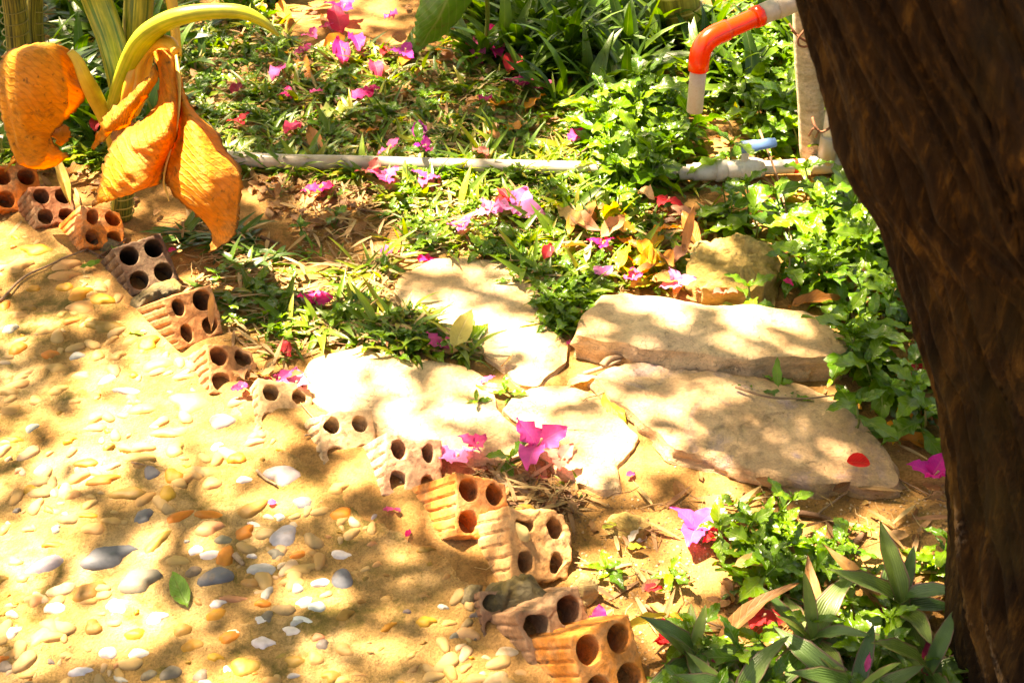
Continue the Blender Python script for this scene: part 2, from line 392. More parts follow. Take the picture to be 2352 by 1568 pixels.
# rhoeo leaves: grey green above with a purple edge
s = Mat('boat_lily_leaf'); uvn = s.n('ShaderNodeSeparateXYZ', i_0=s.n('ShaderNodeTexCoord').outputs['UV'])
au = s.math('ABSOLUTE', s.math('SUBTRACT', uvn.outputs[0], .5)); P = s.pos()
c = s.ramp(s.rnd(), [(0., (.045,.12,.03)), (.5, (.09,.19,.045)), (1., (.17,.25,.05))])
strp = s.math('SINE', s.math('MULTIPLY', uvn.outputs[0], 70.))
c = s.mix(.25, c, s.ramp(s.math('MULTIPLY_ADD', strp, .5, .5), [(0., .6), (1., 1.3)]), 'MULTIPLY')
c = s.mix(.4, c, s.ramp(s.noise(50, P, 4), [(.3, .5), (.7, 1.3)]), 'MULTIPLY')
c = s.mix(s.ramp(au, [(.40, 0.), (.5, .8)]), c, (.22,.07,.09))
M['rhoeo'] = s.done(c, .35, s.bump(strp, .0006, .5), .28, s.mix(1., c, (1.4,1.5,.8), 'MULTIPLY'), .5)
M['crown'] = leaf_mat('crown_leaf', [(.05,.13,.012), (.08,.18,.02), (.12,.22,.02)], .42, .45, .2, 6., (1.7,1.6,.5))
s = Mat('twig'); P = s.pos()
c = s.ramp(s.rnd(), [(0., (.10,.055,.03)), (.5, (.22,.13,.07)), (1., (.34,.24,.14))]); c = s.mix(.6, c, s.ramp(s.noise(120, P, 4), [(.3, .4), (.6, 1.2)]), 'MULTIPLY')
M['twig'] = s.done(c, .85, s.bump(s.noise(150, P, 3), .0015, .8), spec=.2)
s = Mat('soil_crumbs'); c = s.ramp(s.rnd(), [(0., (.12,.07,.03)), (.6, (.30,.19,.09)), (1., (.5,.38,.22))]); M['grit'] = s.done(c, .95, spec=.15)
M['pod'] = paint('wood_chip', (.30,.17,.08), (.10,.05,.02), .7, .85)
# ------------------------------------------------------------------ where things are, in 2352-wide picture units
EDGE = [(-700,60),(-200,330),(0,450),(110,545),(215,600),(300,675),(400,745),(470,800),(545,885),(610,950),(690,1010),(790,1075),(880,1140),(980,1200),(1075,1275),(1120,1340),(1160,1430),(1215,1510),(1290,1590),(1500,1830),(1800,2250)]
EDGEG = [tuple(W(*p))[:2] for p in EDGE]
PATHPOLY = EDGEG+[(.9,.2),(-6,.2),(-6,6),(EDGEG[0][0]-.5,6)]
def soil_h(x, y):
    h = .007*fbm(np.asarray(x)*4, np.asarray(y)*4, 1.3, 4)+.0035*fbm(np.asarray(x)*22, np.asarray(y)*22, 4.4, 4)
    d = seg_dist(x, y, EDGEG)
    return h+.016*np.exp(-(d/.05)**2)-.002
CRACKS = [[W(*p)[:2] for p in q] for q in ([(330,900),(380,925),(440,900),(490,868)],[(480,870),(520,900),(530,960)],[(30,1060),(120,1000),(200,1010),(330,1060)],[(350,1060),(420,1110),(470,1180)])]
MOUNDS = []
def path_h(x, y):
    x = np.atleast_1d(np.asarray(x, float)); y = np.atleast_1d(np.asarray(y, float))
    ins = in_poly(x, y, PATHPOLY); d = seg_dist(x, y, EDGEG)*np.where(ins, 1, -1)
    d = d+.012*fbm(x*18, y*18, 9., 3)
    h = .006+.006*fbm(x*6, y*6, 3.1, 4)+.0028*fbm(x*30, y*30, 2.2, 4)
    for c in CRACKS:
        cd = seg_dist(x+.006*fbm(x*40, y*40, 5.), y, [tuple(p) for p in c]); h = h-.006*np.exp(-(cd/.0045)**2)
    for (cx, cy, az, l1, l2) in MOUNDS:
        m_ = (np.abs(x-cx) < .09) & (np.abs(y-cy) < .09)
        if m_.any():
            dx, dy = x[m_]-cx, y[m_]-cy; u_ = dx*math.cos(az)+dy*math.sin(az); v_ = -dx*math.sin(az)+dy*math.cos(az)
            q_ = np.sqrt((u_/l1)**2+(v_/l2)**2); h[m_] += .0032*np.exp(-((q_-.95)/.28)**2)
    return h-.05*np.clip((.012-d)/.03, 0, 1)
def axis(a, b, st, far, k=24):
    core = np.arange(a, b, st); g = (np.linspace(0, 1, k)[1:])**3
    return np.concatenate([(a-(far*g))[::-1], core, b+far*g])
def sheet(name, xs, ys, hf, mat, keep=None):
    X, Y = np.meshgrid(xs, ys); Z = hf(X, Y); V = np.stack([X, Y, Z], -1).reshape(-1, 3)
    nx = len(xs); i, j = np.meshgrid(np.arange(nx-1), np.arange(len(ys)-1)); a = (j*nx+i).ravel()
    F = np.stack([a, a+1, a+1+nx, a+nx], 1)
    if keep is not None: F = F[keep(V)[F].any(1)]
    used = np.unique(F); mp = np.zeros(len(V), int); mp[used] = np.arange(len(used))
    return tag(obj(name, mdata(name, V[used], mp[F], mat)), kind='structure')
sheet('soil_ground', axis(-1.7, 1.6, .011, 60), axis(.75, 4.0, .011, 60), soil_h, M['soil'])
sheet('far_ground', np.linspace(-80, 80, 9), np.linspace(-80, 80, 9), lambda X, Y: X*0-.06, M['soil'])
def top_h(x, y):
    a = float(soil_h(np.array([x]), np.array([y]))[0]); b = float(path_h(np.array([x]), np.array([y]))[0]); return max(a, b)
def on_ground(px, py, lift=0.0):
    p = W(px, py, .01); h = top_h(p.x, p.y); p = W(px, py, h+lift); return p

# ------------------------------------------------------------------ pebbles set in the path
Y_=(.42,.20,.012); O_=(.50,.155,.012); Wt=(.62,.58,.50); G_=(.12,.13,.13); D_=(.15,.13,.09); T_=(.44,.26,.075); P_=(.46,.21,.08); L_=(.34,.34,.29); A_=(.24,.14,.02)
def conv(lst, ox, oy): return [(ox+x/2.926, oy+y/2.926, a/2.926, b/2.926, r, c) for x, y, a, b, r, c in lst]
s = Mat('gravel'); c_ = s.ramp(s.rnd(), [(0., (.20,.14,.06)), (.25, (.42,.27,.10)), (.5, (.42,.27,.09)), (.75, (.42,.20,.05)), (1., (.50,.40,.26))]); c_ = s.mix(s.ramp(s.noise(60, s.pos(), 4), [(.45, 0.), (.62, .7)]), c_, (.36,.24,.10)); M['gravel'] = s.done(c_, .7, spec=.3)
peb = conv([(578,95,92,34,6,O_),(912,55,125,30,4,T_),(1595,62,66,42,8,O_),(1020,158,66,46,10,G_),(1165,182,75,50,8,O_),(695,205,115,35,6,O_),(862,298,126,44,4,A_),(1125,300,70,52,0,Y_),
 (1408,150,90,36,0,T_),(1905,172,120,68,10,L_),(1640,203,60,28,0,Wt),(2040,352,80,38,-12,G_),(2270,262,70,40,0,T_),(965,450,66,46,14,G_),(1205,450,115,36,20,O_),(1400,532,92,52,0,P_),(1690,400,110,46,38,A_),
 (1642,562,76,44,26,O_),(1880,450,40,24,0,Wt),(2290,435,90,42,0,O_),(630,535,80,45,0,T_),(745,480,76,28,0,T_),(580,445,80,20,0,Y_),(490,305,60,38,0,T_),(1047,628,120,40,40,A_),(1320,680,50,38,20,Wt),(1518,722,58,96,0,O_),(1905,590,106,70,0,L_),
 (720,724,182,72,8,G_),(300,780,190,46,22,G_),(930,885,135,80,4,D_),(1300,822,60,44,0,D_),(1190,745,80,40,-10,T_),(1765,808,92,48,0,L_),(2015,805,130,34,8,T_),(1975,892,90,40,0,T_),(2300,870,90,70,10,G_),(2290,705,90,26,0,Wt),
 (590,958,125,56,16,A_),(235,1010,80,44,12,P_),(372,1068,68,44,0,Wt),(785,1055,88,44,-26,Wt),(1050,1132,76,42,0,Wt),(1460,1035,60,28,0,Wt),(2045,1028,76,36,0,Wt),(1768,1035,54,28,0,O_),(1755,1145,58,28,10,Wt),(2035,1148,98,26,-8,Wt),
 (85,1230,54,40,0,Wt),(300,1235,145,44,36,T_),(625,1190,66,48,0,A_),(905,1238,90,38,0,O_),(1225,1210,78,44,40,A_),(1960,1215,68,34,0,Wt),(1568,1230,58,24,0,Wt),(1768,1298,76,46,-20,Wt),(2165,1308,62,36,0,D_),
 (730,1365,62,46,0,Wt),(925,1372,74,44,0,Wt),(1295,1318,82,50,0,Y_),(1502,1130,20,12,0,Wt),(1645,1462,110,62,22,A_),(1980,1418,84,42,0,A_),(1355,1490,44,20,0,Wt),(540,1490,80,32,0,Wt),(1150,1500,78,50,24,D_),(1005,1512,60,34,20,D_),(2225,1520,74,46,14,A_),
 (2320,1110,60,40,0,A_),(30,1400,50,30,0,O_),(40,1460,60,40,0,D_),(1380,1560,50,20,0,L_),(100,750,60,30,0,T_),(360,640,70,24,0,O_),(160,860,60,30,0,T_)], 0, 1032.4)
peb += conv([(250,170,105,42,0,Y_),(130,280,85,46,0,T_),(440,280,90,40,0,T_),(430,345,105,30,0,T_),(232,430,52,24,0,Y_),(440,424,62,32,0,Y_),(535,475,88,44,8,Y_),(675,505,78,46,-20,Y_),(545,555,120,40,0,T_),(30,545,50,34,0,O_),
 (490,642,78,24,6,O_),(725,685,138,42,0,A_),(130,605,80,24,0,T_),(420,598,40,20,0,T_),(1000,800,78,46,16,Y_),(880,780,80,30,20,T_),(65,700,60,24,10,L_),(320,705,75,36,0,T_),(745,775,60,18,26,T_),(120,835,72,40,14,O_),(335,870,60,30,-10,O_),
 (660,880,56,34,0,T_),(790,880,50,34,0,T_),(520,880,54,28,0,L_),(380,960,80,32,4,T_),(545,1010,88,26,0,P_),(155,1010,88,26,20,P_),(1060,945,100,50,0,T_),(1225,1020,80,28,0,T_),(720,1040,90,24,28,L_),(855,1115,95,24,-6,L_),(1280,1195,130,74,0,T_),
 (1495,1320,105,44,14,L_),(1320,885,60,30,0,T_),(655,1290,85,38,16,T_),(390,1110,70,30,0,T_),(960,1240,100,40,0,T_),(1140,1400,120,34,4,T_),(1730,1415,64,36,0,P_),(1460,1490,40,28,0,Wt),(215,1360,52,26,26,L_),(1180,1510,70,50,20,T_),(1600,1555,60,26,0,O_),
 (780,660,60,16,0,T_),(60,1120,70,30,0,T_),(240,1180,60,30,0,T_),(70,1240,80,34,0,T_),(1150,1130,60,26,10,T_),(900,1010,40,20,0,Y_),(200,560,60,20,0,A_),(610,640,50,18,0,T_),(90,1440,70,26,0,O_)], 0, 516.8)
peb += conv([(205,610,74,40,-14,D_),(110,705,95,28,0,Wt),(405,505,56,26,-10,Wt),(110,440,96,34,-4,O_),(395,712,36,16,0,Wt),(700,705,74,22,10,O_),(860,892,72,30,8,Wt),(700,930,54,34,0,L_),(490,965,60,34,50,L_),(150,855,118,62,18,G_),(270,1000,118,22,-4,P_),
 (835,1055,62,38,0,L_),(155,1110,84,42,0,Y_),(490,1125,56,40,0,D_),(700,1160,56,30,0,L_),(255,1255,100,40,32,O_),(1010,1340,76,38,-20,T_),(815,1400,62,48,0,T_),(225,1480,34,28,0,Wt),(985,1545,88,32,0,T_),(50,1520,60,48,0,D_),(410,1505,32,18,0,O_),(835,1262,48,36,0,P_),
 (670,1515,50,22,0,L_),(1100,1510,60,20,0,T_),(560,700,60,40,0,D_),(20,1310,30,40,0,D_),(120,230,70,50,0,P_),(350,1180,50,18,0,T_),(590,1390,50,26,0,A_)], 444.3, 614.5+417.9)
pebm = []
for k in range(14):                                  # fourteen shapes shared by all pebbles
    V = []; F = []; nu, nv = 18, 9
    for j in range(nv):
        ph = PI/2*(1-j/(nv-1)*1.35)
        for i in range(nu):
            a = 2*PI*i/nu; r = math.cos(ph) if ph > 0 else math.cos(ph)
            e = 1+.16*math.sin(a*2+k)+.10*math.sin(a*3+k*2.1)+(.12*math.sin(a*4+k) if k % 3 == 0 else 0)
            e *= 1+.13*mn.noise(Vector((math.cos(a)*1.6+k*3, math.sin(a)*1.6, ph))); ex_ = .75 if k % 2 else .5
            V.append((max(r, 0)**ex_*e*math.cos(a), max(r, 0)**ex_*e*math.sin(a), math.sin(ph)*(1+.18*mn.noise(Vector((math.cos(a)*r*2, math.sin(a)*r*2, k*5.1))))))
    pebm.append(mdata('pebble', V, np.array(quads(nu, nv, True)), M['pebble']))
PJ = []
def pebble(px, py, rx, ry, rot, colr, h=None):
    c = W(px, py, .014); a = math.radians(rot)
    if not in_poly(np.array([c.x]), np.array([c.y]), PATHPOLY)[0]: return
    z = float(path_h(np.array([c.x]), np.array([c.y]))[0]); c = W(px, py, z+.002)
    p1 = W(px+rx*math.cos(a), py-rx*math.sin(a), c.z)-c; p2 = W(px-ry*math.sin(a), py-ry*math.cos(a), c.z)-c
    L1 = p1.length; az = math.atan2(p1.y, p1.x); L2 = abs(p2.x*-math.sin(az)+p2.y*math.cos(az))
    j = [max(0.01, q*random.uniform(.88, 1.1)) for q in colr]
    hh = h or min(.014, .0055+.40*min(L1, L2)); PJ.append(((c.x, c.y, z-.003), az, j, (L1, L2, hh)))
for p in peb: pebble(*p)
placed = [(p[0], p[1], max(p[2], p[3])) for p in peb]
kk = 0
for t in range(4000):
    if kk >= 118: break
    px = random.uniform(-60, 1300); py = random.uniform(540, 1600); r = random.uniform(7, 24)
    if any(math.hypot(px-a, (py-b)*1.4) < r*1.5+c*1.1 for a, b, c in placed): continue
    g = W(px, py); 
    if not in_poly(np.array([g.x]), np.array([g.y]), PATHPOLY)[0] or seg_dist(np.array([g.x]), np.array([g.y]), EDGEG)[0] < .03: continue
    placed.append((px, py, r)); kk += 1
    pebble(px, py, r, r*random.uniform(.35, .6), random.uniform(-30, 40), random.choice([Y_, O_, O_, Y_, T_, T_, T_, L_, A_, A_, P_, A_, D_]))

MOUNDS.extend([(q[0][0], q[0][1], q[1], q[3][0], q[3][1]) for q in PJ])
path = sheet('concrete_path', axis(-1.35, .6, .0065, 4.5, 12), axis(.8, 3.2, .0065, 1.0, 6), path_h, M['path'],
             lambda V: in_poly(V[:,0], V[:,1], PATHPOLY) | (seg_dist(V[:,0], V[:,1], EDGEG) < .02))
for loc, az, j, sc in PJ:
    o = obj('pebble', random.choice(pebm), path, loc, (random.uniform(-.1, .1), random.uniform(-.1, .1), az), j); o.scale = sc
MOUNDS.clear()
sm_ = []                                             # the small ones, too many to count
K = 5200; qx = RNG.uniform(-300, 1300, K); qy = RNG.uniform(500, 1700, K); v_ = (784-qy)/FPX; t_ = (.006-CH)/(v_*CP-SP); wx, wy = (qx-1176)/FPX*t_, (CP+v_*SP)*t_
ok = in_poly(wx, wy, PATHPOLY) & (seg_dist(wx, wy, EDGEG) > .02) & (vnoise(wx*7, wy*7, 1.) > -.35)
wx, wy = wx[ok][:480], wy[ok][:480]; wz = path_h(wx, wy)
pt_ = (np.array([v.co[:] for v in pebm[1].vertices])[::1], np.array(quads(18, 9, True)), np.zeros((162, 2)))
V = []; F = []; U = []
Ms = []
for i in range(len(wx)):
    r_ = .004+.012*random.random()**1.5; Ms.append(np.array(Matrix.Rotation(random.uniform(0, 6.28), 3, 'Z'))*np.array([r_*1.3, r_*.85, min(.008, r_*.6)]))
V, F, U = many(pt_, np.array(Ms), np.stack([wx, wy, wz-.0008], 1))
tag(obj('gravel', mdata('gravel', V, F, M['gravel'], U), path), kind='stuff')

# ------------------------------------------------------------------ hollow clay bricks
def brick_mesh(size=.082, L=.13, seed=0, rough=.0012, bites=(), hole=.19, grooves=True, squeeze=()):
    s = size; N = 96; q = N//4; bmV = {}; V = []; F = []
    def vid(p):
        k = (round(p[0], 6), round(p[1], 6), round(p[2], 6))
        if k not in bmV: bmV[k] = len(V); V.append(k)
        return bmV[k]
    h = s/4; outer = {}
    for cx in (-h, h):
        for cy in (-h, h):
            per = []
            for sd in range(4):
                for k in range(q):
                    t = k/q*2-1
                    per.append([(t*h, -h), (h, t*h), (-t*h, h), (-h, -t*h)][sd])
            rr = s*hole; sq = squeeze[(0 if cx < 0 else 1)+(0 if cy > 0 else 2)] if squeeze else (1, 1)
            rings = []
            for t in (0, .12, .35, .6, .82, .93, 1.0):
                ring = []
                for (x, y) in per:
                    a = math.atan2(y, x); hx, hy = rr*math.cos(a)*sq[0], rr*math.sin(a)*sq[1]
                    z = -.0012 if t == 1.0 else (0.0)
                    ring.append(vid((cx+x+(hx-x)*t, cy+y+(hy-y)*t, z)))
                rings.append(ring)
            for dz in (.006, .018, .04, .07, L):                 # the bore
                rings.append([vid((V[i][0], V[i][1], -dz)) for i in rings[-1]])
            for a, b in zip(rings[:-1], rings[1:]):
                for i in range(N): F.append((a[i], a[(i+1) % N], b[(i+1) % N], b[i]))
    # outer shell
    per = []; m = 2*q; H = s/2
    for sd in range(4):
        for k in range(m):
            t = k/m*2-1; per.append([(t*H, -H), (H, t*H), (-t*H, H), (-H, -t*H)][sd])
    zs = [0, -.003, -.008, -.016, -.026, -.038, -.052, -.07, -.09, -L]
    rings = [[vid((x, y, z)) for (x, y) in per] for z in zs]
    for a, b in zip(rings[:-1], rings[1:]):
        for i in range(len(per)): F.append((b[i], b[(i+1) % len(per)], a[(i+1) % len(per)], a[i]))
    out = []
    for (x, y, z) in V:
        ax, ay = abs(x)/H, abs(y)/H; edge = max(ax, ay)
        if edge > .999:                                          # ribs run along the brick on all four sides
            t = (y if ax >= ay else x)/H
            gz = .0
            if grooves and abs(t) < .88:
                ph = (t/.88*.5+.5)*5; gz = .0036*max(0, math.cos((ph % 1-.5)*2*PI)-.62)/.38
            if ax >= ay: x -= math.copysign(gz, x)
            if ay >= ax: y -= math.copysign(gz, y)
        r = math.hypot(ax, ay)                                   # worn corners
        if edge > .9 and r > 1.2: f = 1-(r-1.2)*.09; x *= f; y *= f
        if z == 0 and edge > .98: z -= .0022
        p = Vector((x, y, z)); nv = mn.noise_vector(p*38+Vector((seed*3.1, seed, 0)))
        p += nv*rough*1.0+mn.noise_vector(p*110+Vector((seed, 0, seed)))*rough*.7
        for (bx, by, bz, br, dep) in bites:
            d = (Vector((x/H, y/H, z/H))-Vector((bx, by, bz))).length/br
            if d < 1:
                k = (1-d*d)*dep*H*(1+.5*mn.noise(p*60)); dirv = Vector((bx, by, bz+.0)).normalized(); p -= dirv*k
        out.append(tuple(p))
    return mdata('brick', out, F, M['brick'])
def place_face(px, py, zc, a, b, roll):
    """a face turned towards the camera by default; a turns it rightwards, b upwards"""
    n = (TOW*math.sqrt(max(.05, 1-a*a-b*b))+RIGHT*a+UPV*b).normalized()
    ex = (RIGHT-n*RIGHT.dot(n)).normalized(); ey = n.cross(ex)
    r = math.radians(roll); ex, ey = ex*math.cos(r)+ey*math.sin(r), ey*math.cos(r)-ex*math.sin(r)
    return W(px, py, zc), Matrix((ex, ey, n)).transposed()
OR = (.55,.17,.035); DK = (.10,.06,.035); BF = (.56,.36,.17); MX = (.50,.22,.06)
GB = 'hollow clay bricks set on end along the path edge'
B = [ # x, y, z, a, b, roll, size, colour, seed, rough, bites, squeeze, label
 (38,432,.030,.42,.30,14,.090,(.50,.13,.02),1,.0010,(),(),'dark orange ribbed brick farthest up the row, under the folded dead leaf'),
 (125,474,.024,.42,.30,14,.078,(.22,.085,.035),2,.0012,((.2,-1,0,.7,.3),),(),'dark red brick with bites broken off, just behind the bright orange brick'),
 (237,523,.022,.46,.30,8,.078,(.72,.22,.035),3,.0016,((-.7,.5,0,.7,.25),(1,1,0,.8,.3)),(),'bright orange brick with a broken upper hole, up the row from the sooty brick'),
 (337,607,.034,.34,.16,21,.086,DK,4,.0007,(),(),'sooty brown brick with four clean round holes and sharp ribs'),
 (448,727,.032,.40,.10,17,.084,(.42,.19,.07),5,.0012,((1,-1,0,.9,.25),),((.62,.9),(1.05,1.1),(.6,.95),(.95,.95)),'brick with a blackened face and two holes narrowed to slits'),
 (535,848,.010,.40,.35,8,.080,(.42,.19,.07),6,.0018,((1,1,0,.9,.4),),(),'crumbling brick stub with one hole showing, below the blackened brick'),
 (655,938,.008,.32,.38,-2,.086,BF,7,.0020,((1,1,0,.8,.25),),(),'worn sand-coloured brick with an open half hole, beside the pale pink blossoms'),
 (800,1008,.016,.32,.36,8,.086,(.60,.42,.22),8,.0019,((-1,1,0,.7,.3),),(),'pale eroded brick with moss in its lower holes, third down from the blackened brick'),
 (950,1072,.022,.34,.30,-4,.088,(.62,.36,.20),9,.0020,((0,1,0,.6,.25),),((.9,1.1),(.75,1.1),(1,1.15),(.8,1)),'whitish pink brick with rusty hole walls, beside the pale flower cluster'),
 (1108,1166,.026,.42,.26,-4,.084,(.72,.24,.05),10,.0014,((1,1,0,.7,.25),),(),'orange-sided brick with deep slanting ribs and a yellow-grey face'),
 (1243,1250,.028,.38,.26,-3,.094,(.52,.27,.10),11,.0022,((-.5,1,0,.6,.3),(1,1,0,.8,.3),(1,-1,0,.8,.3)),((1,.7),(.95,1.15),(.9,1),(.85,1.1)),'large worn brick with a yellow pebble lodged in its upper hole'),
 (1160,1412,.004,.20,.30,0,.060,(.25,.13,.07),12,.0015,(),(),'small dark brick remnant half sunk in the cement under the mossy lump'),
 (1286,1462,.010,.34,.20,18,.094,(.36,.20,.10),13,.0020,((-.2,1,0,.6,.2),),(),'grey-faced brick with its lower half buried in mossy cement'),
 (1400,1524,.032,.38,.22,14,.092,(.70,.25,.045),14,.0010,(),(),'clean orange brick closest to the camera, cut by the lower edge of the photo'),
]
for (x, y, z, a, b, roll, size, colr, seed, rough, bites, sq, lab) in B:
    loc, R = place_face(x, y, z+(.004 if seed in (7, 8, 9) else .014), a*1.4, b, roll+4)
    tag(obj('hollow_brick', brick_mesh(size*1.07, .15, seed, rough, [(u[0], u[1], u[2], u[3]*.8, u[4]*.6) for u in bites], .145 if seed in (7, 8, 9, 11) else .185, True, sq), None, loc, R, colr), lab, 'brick', GB)

# ------------------------------------------------------------------ flagstones and rocks
def resample(poly, n, jit=0.0, seed=0):
    P = [Vector((p[0], p[1])) for p in poly]; L = [0]
    for i in range(len(P)): L.append(L[-1]+(P[(i+1) % len(P)]-P[i]).length)
    out = []; i = 0
    for k in range(n):
        t = L[-1]*k/n
        while L[i+1] < t: i += 1
        f = (t-L[i])/(L[i+1]-L[i]+1e-9); p = P[i].lerp(P[(i+1) % len(P)], f)
        out.append(p+Vector((mn.noise(Vector((p.x*25, p.y*25, seed))), mn.noise(Vector((p.x*25, p.y*25, seed+5)))))*jit)
    for _ in range(1): out = [(out[i-1]+out[i]*2+out[(i+1) % n])/4 for i in range(n)]
    return out
def slab(name, pix, z, th, mat, label, cat, seed, group=None, dome=0.0, relief=.0022, flare=.008, step=.002, sink=.0):
    pts = resample([tuple(W(px, py, z))[:2] for px, py in pix], 170, .009, seed)
    c = sum(pts, Vector((0, 0)))/len(pts); V = []; K = 26; n = len(pts)
    for k in range(K+1):
        f = k/K
        for p in pts:
            q = c+(p-c)*f
            hh = dome*(1-f**2.2)+relief*(mn.noise(Vector((q.x*14, q.y*14, seed)))*1.4+mn.noise(Vector((q.x*45, q.y*45, seed)))*.7+.5*mn.noise(Vector((q.x*110, q.y*110, seed))))
            tt = mn.noise(Vector((q.x*9+seed, q.y*13, 2.)))+.25*mn.noise(Vector((q.x*60, q.y*60, 2.)))
            hh += step*(1/(1+math.exp(-tt*60)))-.0022*max(0, (f-.95)/.05)**2
            V.append((q.x-c.x, q.y-c.y, hh))
    V += V[-n:]
    rows = 7
    for k in range(1, rows+1):
        f = k/rows
        for i, p in enumerate(pts):
            d = (p-c).normalized(); r = 1+.0
            off = flare*f+.010*mn.noise(Vector((p.x*30, p.y*30, f*3+seed)))+.0035*math.copysign(1, mn.noise(Vector((p.x*6, p.y*6, f*7+seed))))*min(1, f*4)
            V.append((p.x-c.x+d.x*off, p.y-c.y+d.y*off, -.005-th*f))
    F = [f for f in quads(n, K+1, True)]+quads(n, rows+1, True, n*(K+1))
    md = mdata(name, V, np.array(F), mat)
    return tag(obj(name, md, None, (c.x, c.y, z-sink)), label, cat, group)
GF = 'flagstones laid behind the brick row'
slab('flagstone', [(905,655),(960,605),(1040,590),(1130,592),(1195,622),(1232,660),(1240,690),(1268,742),(1298,790),(1308,830),(1270,855),(1228,884),(1190,880),(1150,845),(1105,800),(1030,765),(950,722),(905,692)], .007, .02, M['flag'], 'buff flagstone with rounded dappled top between the grass tufts, farthest of the flagstones', 'flagstone', 1, GF, .003, .0014)
slab('flagstone', [(1318,768),(1338,722),(1386,678),(1440,670),(1530,684),(1600,698),(1700,700),(1800,707),(1850,712),(1900,745),(1938,778),(1950,812),(1900,822),(1820,820),(1740,822),(1650,818),(1580,806),(1500,800),(1420,788)], .046, .06, M['flag'], 'thick raised flagstone slab with a rough dark front edge, like a step', 'flagstone', 2, GF, .002)
slab('flagstone', [(690,872),(712,830),(760,806),(830,800),(900,815),(990,826),(1060,836),(1100,860),(1128,900),(1142,935),(1160,962),(1195,985),(1225,1010),(1215,1040),(1150,1055),(1080,1050),(1010,1040),(940,1010),(870,1000),(800,970),(735,935),(698,900)], .007, .03, M['flag'], 'sandy flagstone closest to the brick row, with an olive stain in the middle', 'flagstone', 3, GF, .003, .0014)
slab('flagstone', [(1152,942),(1185,902),(1250,886),(1320,880),(1372,905),(1412,948),(1460,1000),(1462,1030),(1415,1065),(1425,1120),(1380,1125),(1325,1105),(1270,1075),(1240,1045),(1235,1005),(1205,980),(1168,962)], .006, .03, M['flag'], 'small pale flagstone in the middle, bordered by the other flagstones', 'flagstone', 4, GF, .003)
slab('flagstone', [(1366,866),(1395,842),(1470,836),(1560,846),(1650,852),(1750,866),(1850,884),(1905,905),(1950,942),(2000,985),(2040,1040),(2062,1095),(2048,1115),(1980,1116),(1870,1104),(1760,1090),(1690,1066),(1620,1050),(1550,1030),(1505,990),(1455,948),(1390,905)], .019, .034, M['flag2'], 'large flat flagstone with lilac-grey patches and a mossy lower edge', 'flagstone', 5, GF, .002, .0016, .022, .0035)
slab('boulder', [(1578,625),(1592,575),(1640,552),(1700,548),(1755,560),(1785,590),(1788,640),(1760,668),(1690,672),(1610,665)], .030, .05, M['rock'], 'rough mossy yellow rock beneath the green creeper leaves', 'rock', 6, None, .016, .010, .014, .009)
slab('boulder', [(1095,1385),(1120,1350),(1165,1340),(1195,1325),(1228,1340),(1262,1375),(1262,1400),(1215,1412),(1150,1415),(1105,1405)], .014, .03, M['lump'], 'dark mossy cement lump between the bricks', 'rock', 7, None, .030, .008, .008, .003)
slab('boulder', [(1312,1352),(1333,1326),(1345,1326),(1376,1352),(1374,1364),(1345,1370),(1312,1370)], .010, .02, M['wedge'], 'wedge-shaped yellowish stone with a pointed top on bare soil', 'rock', 8, None, .022, .0015, .004, .0)
slab('boulder', [(1385,1200),(1400,1180),(1440,1178),(1475,1190),(1492,1210),(1470,1222),(1420,1212)], .006, .02, M['rock'], 'low mossy stone mostly sunk in the bare soil', 'rock', 9, None, .012, .004, .01, .002)
slab('boulder', [(298,690),(330,668),(365,650),(400,640),(418,650),(410,668),(360,690),(315,704)], .016, .03, M['lump'], 'mossy cement slab wedged under the sooty brown brick', 'rock', 10, None, .008, .003, .006, .002)
slab('boulder', [(1055,1355),(1075,1340),(1105,1345),(1108,1375),(1080,1392),(1058,1382)], .008, .02, M['lump'], 'rounded grey mortar blob to the side of the dark cement lump', 'rock', 11, None, .014, .004, .006, .002)
slab('boulder', [(1250,1445),(1300,1470),(1345,1452),(1360,1462),(1330,1500),(1280,1520),(1245,1500)], .004, .02, M['lump'], 'mossy cement skirt around the half-buried brick', 'rock', 12, None, .014, .004, .006, .002)
slab('boulder', [(205,560),(225,545),(262,552),(285,560),(280,572),(235,578)], .008, .02, M['lump'], 'mossy mortar crust below the bright orange brick', 'rock', 13, None, .008, .003, .006, .002)
slab('boulder', [(0,425),(30,420),(45,440),(38,462),(0,468)], .01, .02, M['lump'], 'green-topped mortar lump beside the farthest brick of the row', 'rock', 14, None, .012, .004, .006, .002)
lp = obj('stone', pebm[2], None, W(1193,1221,.062), rotm(-.6, -.2, .1), (.60,.42,.16)); lp.scale = (.017,.009,.010)
lp.data = pebm[2].copy(); tag(lp, 'yellow pebble lodged in the upper hole of the large worn brick', 'stone')
for (x, y, a, b, c, lab) in ((1472,1237,13,8,Wt,'flat white stone next to the yellow leaf scraps on the soil'),(460,1160,1,1,Wt,None),(1370,240,1,1,Wt,None)):
    if lab:
        p = on_ground(x, y); o = obj('stone', pebm[1].copy(), None, p, (0,0,.3), c); k = 1/pxm(x, y); o.scale = (a*k, b*k*1.4, .006); tag(o, lab, 'stone')

